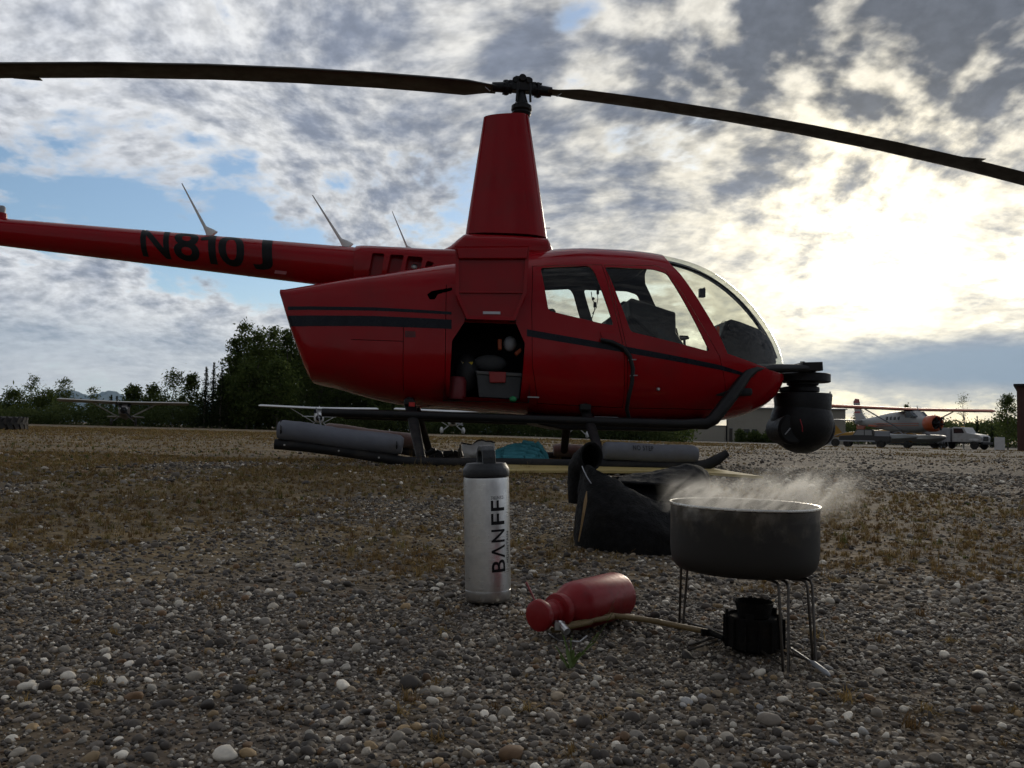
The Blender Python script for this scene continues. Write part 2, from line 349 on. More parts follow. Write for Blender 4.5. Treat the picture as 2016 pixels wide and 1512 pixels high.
# farther off the pieces run together: a grey-brown gravel apron beyond the dry grass
apr = t.m('MULTIPLY', t.rng(cy_, 12.0, 30.0), t.rng(t.m('DIVIDE', cx_, t.m('MAXIMUM', cy_, 1.0)), -0.12, 0.12, 0.12, 0.9))
acol = t.mix(t.noise(co, 1.6, 8, 0.7), (0.060, 0.051, 0.040, 1), (0.125, 0.107, 0.085, 1))
col = t.mix(apr, col, acol)
# uneven cover: tufts, bare spots and wheel-worn streaks at every size
pt = t.noise(co, 1.9, 9, 0.72); pt2 = t.noise(t.vm('MULTIPLY', co, (0.5, 1.6, 1.0)), 6.0, 8, 0.75)
var = t.m('MULTIPLY', t.rng(pt, 0.34, 0.66, 0.55, 1.40), t.rng(pt2, 0.34, 0.66, 0.60, 1.36))
col = t.mix(1.0, col, t.comb(var, var, var), 'MULTIPLY')
t.l.new(col, b.inputs['Base Color']); b.inputs['Roughness'].default_value = 0.9; b.inputs['Specular IOR Level'].default_value = 0.3
bp = t.new('ShaderNodeBump'); bp.inputs['Strength'].default_value = 0.9; bp.inputs['Distance'].default_value = 0.006
hgt = t.m('ADD', t.m('SUBTRACT', 1.0, vn.outputs['Distance']), t.m('MULTIPLY', t.m('SUBTRACT', 1.0, vb.outputs['Distance']), 1.8))
t.l.new(hgt, bp.inputs['Height']); t.l.new(bp.outputs[0], b.inputs['Normal'])
me.materials.append(mg)

# ------------------------------------------------------------------ gravel: real stones
def stone_mesh(k):
    bm = bmesh.new(); bmesh.ops.create_icosphere(bm, subdivisions=2, radius=1.0); rr = random.Random(100 + k)
    ph = [(Vector((rr.gauss(0, 1), rr.gauss(0, 1), rr.gauss(0, 1))).normalized(), rr.uniform(0.55, 0.92)) for _ in range(7)]
    off = [rr.uniform(0, 6.28) for _ in range(6)]
    for v in bm.verts:
        p = v.co.copy()
        for d, h in ph:                        # worn facets
            e = p.dot(d) - h
            if e > 0: p -= d * e * 0.75
        p *= 1 + 0.07 * math.sin(3 * p.x + off[0]) * math.sin(3.4 * p.y + off[1]) + 0.05 * math.sin(5 * p.z + off[2])
        v.co = p
    me = bpy.data.meshes.new('pebble'); bm.to_mesh(me); bm.free(); me.polygons.foreach_set('use_smooth', [True] * len(me.polygons)); return me
stones = [stone_mesh(k) for k in range(7)]
STONE_COL = np.array([(0.060, 0.050, 0.041), (0.112, 0.094, 0.076), (0.165, 0.140, 0.112), (0.22, 0.175, 0.120), (0.24, 0.215, 0.180), (0.36, 0.32, 0.26), (0.15, 0.088, 0.045), (0.62, 0.57, 0.48), (0.30, 0.21, 0.11)])
STONE_P = np.array([0.26, 0.22, 0.13, 0.08, 0.08, 0.09, 0.04, 0.07, 0.03])
def stone_mat(name, inst):
    m = bpy.data.materials.new(name); m.use_nodes = True; t = NT(m.node_tree); b = t.n['Principled BSDF']
    co = t.new('ShaderNodeTexCoord').outputs['Object']
    if inst:
        at = t.new('ShaderNodeAttribute'); at.attribute_type = 'INSTANCER'; at.attribute_name = 'pcol'; base = at.outputs['Color']
    else:
        oi = t.new('ShaderNodeObjectInfo'); base = oi.outputs['Color']
    n = t.noise(co, 2.2, 6, 0.7)
    c = t.mix(1.0, base, t.mix(n, (0.55, 0.55, 0.55, 1), (1.35, 1.32, 1.28, 1)), 'MULTIPLY')
    t.l.new(c, b.inputs['Base Color']); b.inputs['Roughness'].default_value = 0.72; b.inputs['Specular IOR Level'].default_value = 0.4
    return m
M['stone_i'] = stone_mat('stone_scattered', True); M['stone'] = stone_mat('stone_single', False)
stone_col = bpy.data.collections.new('stone_shapes')
for k, sm in enumerate(stones):
    c = sm.copy(); c.materials.append(M['stone_i']); o = bpy.data.objects.new('stone_shape_%d' % k, c); stone_col.objects.link(o)
    sm.materials.append(M['stone'])
def scatter_points(n, y0, y1, rmed, rsig, rmax, spread=0.70):
    y = np.sqrt(NP.uniform(y0 * y0, y1 * y1, n)); x = NP.uniform(-1, 1, n) * (spread * y + 0.10)
    r = np.clip(rmed * np.exp(NP.normal(0, rsig, n)), rmed * 0.35, rmax); return x, y, r
sets = [scatter_points(60000, 0.45, 1.25, 0.0018, 0.52, 0.008), scatter_points(84000, 1.2, 3.0, 0.0027, 0.48, 0.010), scatter_points(30000, 3.0, 7.0, 0.0065, 0.45, 0.022),
        scatter_points(12000, 7.0, 18.0, 0.011, 0.4, 0.028)]
sets.append(scatter_points(900, 0.5, 2.5, 0.0056, 0.35, 0.012)); sets.append(scatter_points(26000, 0.45, 1.3, 0.0014, 0.35, 0.004))
X = np.concatenate([s[0] for s in sets]); Y = np.concatenate([s[1] for s in sets]); RR = np.concatenate([s[2] for s in sets])
keep = NP.random(len(X)) > 0.86 * grass_mask(X, Y) * np.clip((Y - 0.2) / 1.2, 0.5, 1)
keep &= NP.random(len(X)) < 0.30 + 0.95 * fbm(X * 2.3 + 40, Y * 2.3, 3)
keep &= ~((Y > 7) & (X < 0.05 * Y) & (NP.random(len(X)) < 0.5))
FOOT = []                                      # (x, y, radius) kept free of the bigger stones; filled before scattering
def foot(p, r): FOOT.append((p.x, p.y, r))
foot(G(961, 1186), 0.036); foot(G(1482, 1285), 0.05)
for fx_, fy_, fr_ in FOOT: keep &= ~(((X - fx_) ** 2 + (Y - fy_) ** 2 < fr_ ** 2) & (RR > 0.004))
X, Y, RR = X[keep], Y[keep], RR[keep]; N = len(X)
flat = NP.uniform(0.45, 0.85, N); el = NP.uniform(0.65, 1.0, N)
Z = gzv(X, Y) + RR * flat * NP.uniform(0.05, 0.55, N)
pm = bpy.data.meshes.new('gravel'); pm.vertices.add(N); pm.vertices.foreach_set('co', np.stack([X, Y, Z], -1).ravel())
def attr(name, typ, arr):
    at = pm.attributes.new(name, typ, 'POINT'); at.data.foreach_set('color' if typ == 'FLOAT_COLOR' else ('vector' if typ == 'FLOAT_VECTOR' else 'value'), arr.ravel())
attr('scl', 'FLOAT_VECTOR', np.stack([RR, RR * el, RR * flat], -1).astype(np.float32))
attr('rot', 'FLOAT_VECTOR', np.stack([NP.normal(0, 0.28, N), NP.normal(0, 0.28, N), NP.uniform(0, 6.28, N)], -1).astype(np.float32))
attr('idx', 'INT', NP.integers(0, 7, N).astype(np.int32))
pc = STONE_COL[NP.choice(len(STONE_COL), N, p=STONE_P)] * NP.uniform(0.55, 1.45, (N, 1))
attr('pcol', 'FLOAT_COLOR', np.concatenate([pc, np.ones((N, 1))], 1).astype(np.float32))
gravel = link(bpy.data.objects.new('gravel', pm)); tag(gravel, 'loose grey and white pebbles strewn over the ground', None, None, 'stuff')
ng = bpy.data.node_groups.new('scatter_stones', 'GeometryNodeTree')
ng.interface.new_socket('Geometry', in_out='INPUT', socket_type='NodeSocketGeometry'); ng.interface.new_socket('Geometry', in_out='OUTPUT', socket_type='NodeSocketGeometry')
gi = ng.nodes.new('NodeGroupInput'); go = ng.nodes.new('NodeGroupOutput'); ip = ng.nodes.new('GeometryNodeInstanceOnPoints'); ci = ng.nodes.new('GeometryNodeCollectionInfo')
ci.inputs['Collection'].default_value = stone_col; ci.inputs['Separate Children'].default_value = True; ci.inputs['Reset Children'].default_value = True
def named(nm, typ):
    n = ng.nodes.new('GeometryNodeInputNamedAttribute'); n.data_type = typ; n.inputs[0].default_value = nm; return n.outputs[0]
ip.inputs['Pick Instance'].default_value = True
L_ = ng.links.new
L_(gi.outputs[0], ip.inputs['Points']); L_(ci.outputs[0], ip.inputs['Instance']); L_(named('idx', 'INT'), ip.inputs['Instance Index'])
e2r = ng.nodes.new('FunctionNodeEulerToRotation'); L_(named('rot', 'FLOAT_VECTOR'), e2r.inputs[0]); L_(e2r.outputs[0], ip.inputs['Rotation'])
L_(named('scl', 'FLOAT_VECTOR'), ip.inputs['Scale']); L_(ip.outputs[0], go.inputs[0])
md = gravel.modifiers.new('stones', 'NODES'); md.node_group = ng

# the stones that show largest: one by one, lying on the ground
rs = random.Random(21)
def pebble(p, r, fl, el_, colr, sink=0.25):
    o = bpy.data.objects.new('pebble', rs.choice(stones)); COL.objects.link(o); o.parent = ground
    o.location = (p.x, p.y, gz(p.x, p.y) + r * fl * (1 - sink) * 0.6); o.scale = (r, r * el_, r * fl)
    o.rotation_euler = (rs.gauss(0, 0.15), rs.gauss(0, 0.15), rs.uniform(0, 6.28)); o.color = tuple(colr) + (1.0,); return o
big_white = [(318, 1300, 20), (345, 1318, 12), (1352, 1385, 24), (1382, 1378, 20), (1345, 1392, 18), (1505, 1415, 26), (1475, 1410, 16), (1495, 1395, 14), (1630, 1318, 22), (1660, 1335, 14), (1585, 1262, 14), (1890, 1405, 22), (1790, 1255, 18),
             (1700, 1445, 28), (1640, 1465, 24), (1260, 1368, 22), (1545, 1478, 30), (1320, 1400, 18), (1395, 1395, 16), (610, 1340, 16), (640, 1395, 18), (540, 1325, 14), (300, 1240, 12), (575, 1178, 20), (695, 1180, 18), (1900, 1215, 20), (1770, 1250, 22)]
wc = [(0.45, 0.44, 0.41), (0.36, 0.34, 0.30), (0.42, 0.41, 0.39), (0.36, 0.35, 0.33), (0.10, 0.098, 0.095), (0.085, 0.085, 0.09), (0.25, 0.21, 0.14), (0.34, 0.33, 0.31), (0.30, 0.29, 0.28), (0.16, 0.15, 0.14)]
for k, (px, py, s) in enumerate(big_white):
    p = G(px, py); r = s * 0.5 * p.y / FPX
    pebble(p, r * 1.15, rs.uniform(0.5, 0.75), rs.uniform(0.65, 0.95), wc[k] if k < 3 else wc[rs.randrange(3, len(wc))])
n_p = len(big_white)
while n_p < 300:
    px = rs.uniform(-20, 2040); py = rs.uniform(1120, 1525) if rs.random() < 0.85 else rs.uniform(1020, 1150)
    p = G(px, py)
    if any((p.x - a) ** 2 + (p.y - b_) ** 2 < (c_ + 0.02) ** 2 for a, b_, c_ in FOOT): continue
    r = min(rs.lognormvariate(math.log(0.0038), 0.42), 0.012)
    k = int(NP.choice(len(STONE_COL), p=STONE_P)); pebble(p, r, rs.uniform(0.45, 0.75), rs.uniform(0.65, 0.95), STONE_COL[k] * rs.uniform(0.8, 1.25)); n_p += 1

# ------------------------------------------------------------------ dry grass
def grass(name, label, n, y0, y1, hmed, cols, nb, mask_pow, lean=0.5, wid=0.0016, spread=0.70, region=None, mult=1.0, floor=0.015):
    y = np.sqrt(NP.uniform(y0 * y0, y1 * y1, n)); x = NP.uniform(-1, 1, n) * (spread * y + 0.1)
    k = NP.random(n) < np.clip(grass_mask(x, y) ** mask_pow * mult, floor, 1)
    if region is not None: k &= region(x, y)
    x, y = x[k], y[k]; n = len(x); h0 = hmed * np.exp(NP.normal(0, 0.35, n)) * (1 + 0.05 * y)
    tx = np.repeat(x, nb); ty = np.repeat(y, nb); h = np.repeat(h0, nb) * NP.uniform(0.45, 1.1, n * nb); m = n * nb
    an = NP.uniform(0, 6.28, m); rad = NP.uniform(0, 1, m) * h * 0.5; bx = tx + rad * np.cos(an * 3.1); by = ty + rad * np.sin(an * 3.1); bz = gzv(bx, by) - 0.002
    le = np.abs(NP.normal(0, lean, m)); dx_, dy_ = np.cos(an), np.sin(an); wd = wid * (1 + 0.22 * ty) * NP.uniform(0.6, 1.3, m)
    mxp = np.stack([bx + dx_ * h * 0.30 * le, by + dy_ * h * 0.30 * le, bz + h * 0.6], -1); tip = np.stack([bx + dx_ * h * le, by + dy_ * h * le, bz + h * np.clip(1.05 - 0.35 * le, 0.35, 1)], -1)
    sa = an + 1.57 + NP.uniform(-0.6, 0.6, m); side = np.stack([np.cos(sa), np.sin(sa), np.zeros(m)], -1) * wd[:, None]
    b0 = np.stack([bx, by, bz], -1); V = np.stack([b0 - side, b0 + side, mxp + side * 0.7, mxp - side * 0.7, tip], 1).reshape(-1, 3)
    o5 = np.arange(m) * 5
    me = bpy.data.meshes.new(name); me.vertices.add(len(V)); me.vertices.foreach_set('co', V.ravel())
    nl = m * 7; me.loops.add(nl); idx = np.stack([o5, o5 + 1, o5 + 2, o5 + 3, o5 + 3, o5 + 2, o5 + 4], -1).ravel(); me.loops.foreach_set('vertex_index', idx.astype(np.int32))
    me.polygons.add(m * 2); ls = np.stack([np.arange(m) * 7, np.arange(m) * 7 + 4], -1).ravel(); me.polygons.foreach_set('loop_start', ls.astype(np.int32)); me.update(calc_edges=True)
    cc = np.array(cols)[NP.integers(0, len(cols), n)]; cc = np.repeat(cc, nb, 0) * NP.uniform(0.7, 1.3, (m, 1)); cc = np.repeat(cc, 5, 0)
    at = me.color_attributes.new('bc', 'FLOAT_COLOR', 'POINT'); at.data.foreach_set('color', np.concatenate([cc, np.ones((len(cc), 1))], 1).astype(np.float32).ravel())
    me.materials.append(M['blade_grass']); o = link(bpy.data.objects.new(name, me)); tag(o, label, None, None, 'stuff'); return o
m = bpy.data.materials.new('grass_blades'); m.use_nodes = True; t = NT(m.node_tree); t.n.clear(); oo = t.new('ShaderNodeOutputMaterial')
at = t.new('ShaderNodeAttribute'); at.attribute_name = 'bc'; d1 = t.new('ShaderNodeBsdfDiffuse'); d2 = t.new('ShaderNodeBsdfTranslucent'); mx = t.new('ShaderNodeMixShader'); mx.inputs[0].default_value = 0.35
t.l.new(at.outputs['Color'], d1.inputs[0]); t.l.new(at.outputs['Color'], d2.inputs[0]); t.l.new(d1.outputs[0], mx.inputs[1]); t.l.new(d2.outputs[0], mx.inputs[2]); t.l.new(mx.outputs[0], oo.inputs[0]); M['blade_grass'] = m
DRY = [(0.20, 0.132, 0.058), (0.27, 0.190, 0.080), (0.16, 0.100, 0.046), (0.22, 0.148, 0.066), (0.32, 0.235, 0.110), (0.17, 0.145, 0.055)]
GRN = [(0.07, 0.095, 0.028), (0.09, 0.105, 0.03), (0.11, 0.115, 0.04)]
grass('dry_grass', 'short brown dry grass tufts growing through the gravel', 26000, 1.0, 6.5, 0.013, DRY, 14, 1.0, 1.4, 0.0006)
grass('dry_grass', 'golden dry grass of the wider strip beyond the helicopter', 46000, 6.0, 36.0, 0.017, DRY, 7, 0.6, 1.2, 0.0010)
grass('green_weeds', 'small green weeds scattered through the dry grass', 900, 1.0, 9.0, 0.016, GRN, 10, 1.0, 1.0, 0.0010)
grass('brown_moss', 'tangled brown dry moss clumps between the near pebbles', 1500, 0.5, 2.8, 0.0125, DRY[:4], 40, 0.6, 1.7, 0.00042, mult=1.0, floor=0.30)
grass('dry_sprigs', 'thin brown sprigs in the gravel close to the stove', 5200, 0.48, 1.7, 0.010, DRY[:4], 22, 0.8, 1.7, 0.00042, mult=0.9)
grass('dry_stalks', 'tall straw coloured stalks standing in the gravel', 420, 0.7, 9.0, 0.055, [(0.22, 0.17, 0.09), (0.17, 0.125, 0.065)], 2, 0.3, 0.30, 0.0007)
# ------------------------------------------------------------------ far hills
hl = MB(); D0 = 21000.0
ridge = [(-600, 800), (-300, 790), (-100, 795), (40, 792), (100, 786), (128, 776), (141, 768.5), (152, 773), (166, 778.5), (185, 780), (205, 774), (221, 769.5), (234, 776), (250, 783), (300, 789), (380, 792), (500, 800), (900, 812), (1500, 830)]
ridge2 = []
for (a_, ya), (b_, yb_) in zip(ridge[:-1], ridge[1:]):
    for k in range(6):
        u = k / 6; ridge2.append((a_ + (b_ - a_) * u, ya + (yb_ - ya) * u + (0.7 * math.sin(a_ * 3 + k * 2.3) if k else 0)))
tops = [P(x, y, D0) for x, y in ridge2]; rows = []
for f_, dy_ in ((0.0, -3200), (0.35, -2000), (0.7, -900), (1.0, 0), (0.5, 1500), (0.0, 3500)):
    rows.append([(p.x + dy_ * 0.12 * math.sin(k * 0.9), p.y + dy_ + 260 * math.sin(k * 1.7), -60 + (p.z + 60) * f_ * (1 + (0.10 * math.sin(k * 2.1) if f_ not in (0, 1) else 0))) for k, p in enumerate(tops)])
hl.rings(rows, False, False); hills = hl.build('hills', mat('far_rock', (0.075, 0.085, 0.09), 0.95, var=0.3, scale=0.004), None, None, fix=True); tag(hills, 'pale blue mountain ridge far beyond the trees', None, None, 'structure')

# ------------------------------------------------------------------ trees
def leaf_mat(name, a, b_, tr=0.35):
    m = bpy.data.materials.new(name); m.use_nodes = True; t = NT(m.node_tree); t.n.clear(); o = t.new('ShaderNodeOutputMaterial'); at = t.new('ShaderNodeAttribute'); at.attribute_name = 'lc'
    c = t.mix(at.outputs['Fac'], c4(*a), c4(*b_)); d1 = t.new('ShaderNodeBsdfDiffuse'); d2 = t.new('ShaderNodeBsdfTranslucent'); mx = t.new('ShaderNodeMixShader'); mx.inputs[0].default_value = tr
    t.l.new(c, d1.inputs[0]); t.l.new(c, d2.inputs[0]); t.l.new(d1.outputs[0], mx.inputs[1]); t.l.new(d2.outputs[0], mx.inputs[2]); t.l.new(mx.outputs[0], o.inputs[0]); return m
M['leaf'] = leaf_mat('poplar_leaves', (0.040, 0.064, 0.018), (0.115, 0.145, 0.046), 0.5); M['willow'] = leaf_mat('willow_leaves', (0.040, 0.058, 0.020), (0.090, 0.112, 0.042), 0.5); M['needle'] = leaf_mat('spruce_needles', (0.018, 0.026, 0.013), (0.038, 0.050, 0.024), 0.2)
M['bark'] = mat('bark', (0.10, 0.085, 0.07), 0.9, var=0.4, scale=5, bump=0.5, bscale=12); M['barkw'] = mat('pale_bark', (0.26, 0.25, 0.22), 0.85, var=0.4, scale=4)
def leaves(name, C, S, cl, m, parent, asp=1.6, flat=False):
    n = len(C); a_ = NP.normal(size=(n, 3)); a_ /= np.linalg.norm(a_, axis=1)[:, None] + 1e-9; b_ = NP.normal(size=(n, 3)); b_ -= a_ * (a_ * b_).sum(1)[:, None]; b_ /= np.linalg.norm(b_, axis=1)[:, None] + 1e-9
    s_ = S[:, None]; V = np.stack([C - a_ * s_ * asp, C - b_ * s_ * 0.6, C + a_ * s_ * asp, C + b_ * s_ * 0.6], 1).reshape(-1, 3)
    me = bpy.data.meshes.new(name); me.vertices.add(n * 4); me.vertices.foreach_set('co', V.astype(np.float32).ravel()); me.loops.add(n * 4); me.loops.foreach_set('vertex_index', np.arange(n * 4, dtype=np.int32)); me.polygons.add(n); me.polygons.foreach_set('loop_start', np.arange(0, n * 4, 4, dtype=np.int32)); me.update(calc_edges=True)
    at = me.attributes.new('lc', 'FLOAT', 'POINT'); at.data.foreach_set('value', np.repeat(np.clip(cl, 0, 1), 4).astype(np.float32)); me.materials.append(m)
    return link(bpy.data.objects.new(name, me), parent)
def crown_points(h, wd, base, n_cl, per, spread, shape=1.0, gap=0.0):
    Cs, cl = [], []
    limbs = []
    for k in range(n_cl):
        u = random.random() ** 0.8; z = base + (h - base) * u; prof = (math.sin(math.pi * min(1, (u * 0.80 + 0.20))) ** 0.8 if shape == 1.0 else (1 - u) ** 0.8 + 0.08)
        r = wd * 0.5 * prof * random.uniform(0.15, 1.0) ** 0.6; an = random.uniform(0, 6.283); c = np.array([r * math.cos(an), r * math.sin(an), z])
        if r > wd * 0.22 and len(limbs) < 14: limbs.append((c, z))
        sp = spread * random.uniform(0.6, 1.3); q = NP.normal(size=(per, 3)) * sp * np.array([1, 1, 0.75]) + c; Cs.append(q); cl.append(np.clip(NP.normal(0.35 + 0.4 * random.random(), 0.22, per), 0, 1))
    return np.concatenate(Cs), np.concatenate(cl), limbs
def broadleaf(px, top, D, wpx, label, group=None, dens=1.0, cat='tree', base=0.12, bark='bark', name='poplar_tree', lsz=0.10):
    p = P(px, 845, D); p.z = gz(p.x, p.y); h = P(px, top, D).z - p.z; wd = wpx * D / FPX
    o = empty(name, p, random.uniform(0, 6.28), label, cat, group)
    tr = MB(); bend = [Vector((random.gauss(0, 0.03) * h * u, random.gauss(0, 0.03) * h * u, h * u)) for u in (0, .25, .5, .75, .97)]; bend[0] = Vector((0, 0, -0.1)); tr.tube(bend, [0.016 * h, 0.013 * h, 0.009 * h, 0.005 * h, 0.002 * h], 7)
    C, cl, limbs = crown_points(h, wd, h * base, int(84 * dens * (0.5 + wd / 4)), 24, max(0.26, wd * 0.13))
    for c, z in limbs:
        z0 = max(z - 0.16 * h, 0.15 * h); a_ = Vector((np.interp(z0, [b.z for b in bend], [b.x for b in bend]), np.interp(z0, [b.z for b in bend], [b.y for b in bend]), z0)); tr.tube([a_, a_.lerp(Vector(c), 0.5) + Vector((0, 0, 0.02 * h)), Vector(c)], [0.005 * h, 0.0035 * h, 0.0012 * h], 5)
    tr.build('trunk', M[bark], o, 60)
    leaves('crown', C, NP.uniform(0.55, 1.25, len(C)) * lsz, cl, M['leaf'], o); return o
def spruce(px, top, D, wpx, label, group=None):
    p = P(px, 845, D); p.z = gz(p.x, p.y); h = P(px, top, D).z - p.z; wd = wpx * D / FPX; o = empty('spruce_tree', p, random.uniform(0, 6.28), label, 'tree', group)
    MB().tube([(0, 0, -0.1), (0, 0, h * 0.5), (0, 0, h)], [0.02 * h, 0.012 * h, 0.002 * h], 7).build('trunk', M['bark'], o, 60)
    C, cl = [], []
    for k in range(int(26 + h * 4)):
        u = (k + random.random()) / (26 + h * 4); z = h * (0.06 + 0.94 * u)
        for j in range(7):
            an = random.uniform(0, 6.28); r = wd * 0.85 * (1 - u) ** 0.9 * random.uniform(0.45, 1.1) + 0.02
            for q in np.linspace(0.15, 1, 6): C.append((r * q * math.cos(an) + random.gauss(0, .03), r * q * math.sin(an) + random.gauss(0, .03), z - 0.28 * r * q + random.gauss(0, .03))); cl.append(random.random())
    C = np.array(C); leaves('crown', C, NP.uniform(0.6, 1.2, len(C)) * (0.035 + 0.05 * (1 - C[:, 2] / h)), np.array(cl), M['needle'], o, 1.9); return o

GL = 'trees along the left edge of the strip'
TREES_L = [(58, 741, 86, 34, 'thin young poplar above the thicket, over the tractor tyre', .55), (122, 747, 80, 40, 'second young poplar above the thicket, standing well apart', .6), (178, 766, 82, 22, 'small sapling in front of the far mountains', .45),
           (20, 770, 84, 60, 'low rounded tree at the left edge above the tyre', .9), (90, 772, 84, 60, 'low bushy tree between the two young poplars', .9), (258, 763, 76, 40, 'small rounded tree just right of the far mountains', 1.0), (297, 760, 76, 44, 'low bushy tree behind the dark plane, beyond its right wing', 1.0),
           (338, 736, 74, 60, 'open airy birch left of the spruces', .75), (374, 741, 74, 40, 'slim tree between the birch and the spruces', .8), (455, 668, 72, 46, 'tall poplar at the left end of the big stand', 1.0), (473, 640, 73, 56, 'tallest poplar of the stand left of the helicopter', 1.0), (503, 655, 71, 60, 'dense poplar right of the tallest one', 1.3),
           (531, 647, 74, 56, 'broad poplar in the middle of the big stand', 1.2), (560, 654, 72, 60, 'dense poplar close to the helicopter tail cowl', 1.3), (590, 650, 74, 64, 'poplar half hidden by the tail cowl', 1.3), (485, 720, 69, 70, 'lower tree in front of the tall poplar stand', 1.3), (545, 715, 69, 80, 'low dense tree before the stand, near the tail cowl', 1.4), (445, 742, 70, 50, 'low dark tree at the foot of the spruces', 1.2)]
for px, top, D, wpx, lab, dn in TREES_L: broadleaf(px, top, D, wpx, lab, GL, dn, bark='barkw' if top > 700 and dn < .8 else 'bark', lsz=0.085 if dn < .8 else 0.11)
for px, top, D, wpx, lab in [(401, 720, 69, 26, 'leftmost of the three spruces by the poplar stand'), (416, 713, 69.5, 28, 'middle and tallest of the three spruces'), (432, 722, 68.5, 26, 'right one of the three spruces by the poplar stand'), (216, 777, 90, 10, 'tiny spruce beside the sapling before the mountains'), (227, 779, 92, 9, 'smallest spruce in the gap with the mountains')]: spruce(px, top, D, wpx, lab, GL)
WOOD = ['dark tree hidden by the lower rear corner of the cowl', 'dark tree behind the cowl just above the rear float', 'dark tree behind the cowl above the rear strut', 'dark tree behind the body between the rear struts', 'dark tree behind the body left of the baggage bay',
        'dark tree seen below the rear part of the baggage bay', 'dark tree seen below the front part of the baggage bay', 'dark tree seen below the rear cabin door', 'dark tree seen beside the front strut', 'dark tree seen below the front cabin door', 'last dark tree of the wood, next to the grey shed']
for k, (px, top, wpx) in enumerate([(625, 655, 70), (665, 668, 80), (715, 690, 80), (770, 700, 90), (830, 705, 90), (900, 715, 100), (980, 720, 100), (1060, 735, 100), (1140, 745, 100), (1225, 770, 90), (1290, 790, 80)]): broadleaf(px, top, 76 + (k % 3) * 3, wpx, WOOD[k], 'wood behind the helicopter', 1.2, lsz=0.13)
# willow thicket: one mass nobody could count
C, S, cl = [], [], []
for k in range(1500):
    px = random.uniform(-140, 1330); D = random.uniform(69, 77); top = 796 + 9 * math.sin(px * 0.031) + 7 * math.sin(px * 0.083 + 1) + (6 if px < 420 else 0) + (14 if px > 620 else 0)
    p = P(px, 845, D); h = max(0.6, (P(px, top, D).z) * random.uniform(0.55, 1.08)); z = gz(p.x, p.y) + h * random.random() ** 0.7; n_ = 30
    q = NP.normal(size=(n_, 3)) * np.array([0.42, 0.42, 0.26]) + np.array([p.x, p.y, z]); q[:, 2] = np.maximum(q[:, 2], gz(p.x, p.y) + 0.02); C.append(q); S.append(NP.uniform(0.06, 0.13, n_)); cl.append(np.clip(NP.normal(random.uniform(.2, .8), .2, n_), 0, 1))
th = leaves('willow_thicket', np.concatenate(C), np.concatenate(S), np.concatenate(cl), M['willow'], None); tag(th, 'dense green willow thicket along the far edge of the strip', None, None, 'stuff')
# the wood behind the helicopter closes up behind its front trees
C, S, cl = [], [], []
for k in range(2600):
    px = random.uniform(440, 1350); D = random.uniform(80, 96); top = float(np.interp(px, [440, 480, 620, 720, 1000, 1200, 1350], [760, 690, 690, 725, 745, 780, 815])) + 8 * math.sin(px * 0.06)
    p = P(px, 845, D); h = P(px, top, D).z * random.random() ** 0.7 * random.uniform(0.9, 1.05); q = NP.normal(size=(22, 3)) * np.array([0.6, 0.6, 0.45]) + np.array([p.x, p.y, gz(p.x, p.y) + h]); q[:, 2] = np.maximum(q[:, 2], gz(p.x, p.y) + 0.02); C.append(q); S.append(NP.uniform(0.12, 0.24, 22)); cl.append(np.clip(NP.normal(random.uniform(.15, .6), .2, 22), 0, 1))
th = leaves('dense_wood', np.concatenate(C), np.concatenate(S), np.concatenate(cl), M['leaf'], None); tag(th, 'dark dense wood closing the view behind the helicopter', None, None, 'stuff')
# far right: low wood on the horizon and the single trees
C, S, cl = [], [], []
for k in range(1400):
    px = random.uniform(1560, 2200); D = random.uniform(150, 190); top = 834 + 3 * math.sin(px * 0.05) + 2 * math.sin(px * 0.21); p = P(px, 870, D); h = P(px, top, D).z + 0.3
    q = NP.normal(size=(22, 3)) * np.array([0.9, 0.9, 0.5]) + np.array([p.x, p.y, -0.3 + h * random.random() ** 0.6]); q[:, 2] = np.maximum(q[:, 2], -0.25); C.append(q); S.append(NP.uniform(0.14, 0.30, 22)); cl.append(NP.random(22))
th = leaves('low_wood', np.concatenate(C), np.concatenate(S), np.concatenate(cl), M['willow'], None); tag(th, 'low dark wood along the horizon behind the float plane', None, None, 'stuff')
broadleaf(1984, 781, 92, 44, 'round leafy tree beside the dark red building', None, 1.1, lsz=0.10); broadleaf(1897, 779, 95, 26, 'thin nearly bare sapling behind the white truck', None, .30, bark='barkw', lsz=0.06)
broadleaf(1690, 806, 125, 26, 'dark round tree behind the float plane tail', None, 1.2); broadleaf(1785, 798, 140, 18, 'treetop showing above the float plane wing', None, .8)
for px, top, lab in ((1924, 818, 'pointed little spruce rising behind the truck hood'), (1953, 825, 'small spruce between the truck and the white board')): spruce(px, top, 130, 8, lab)

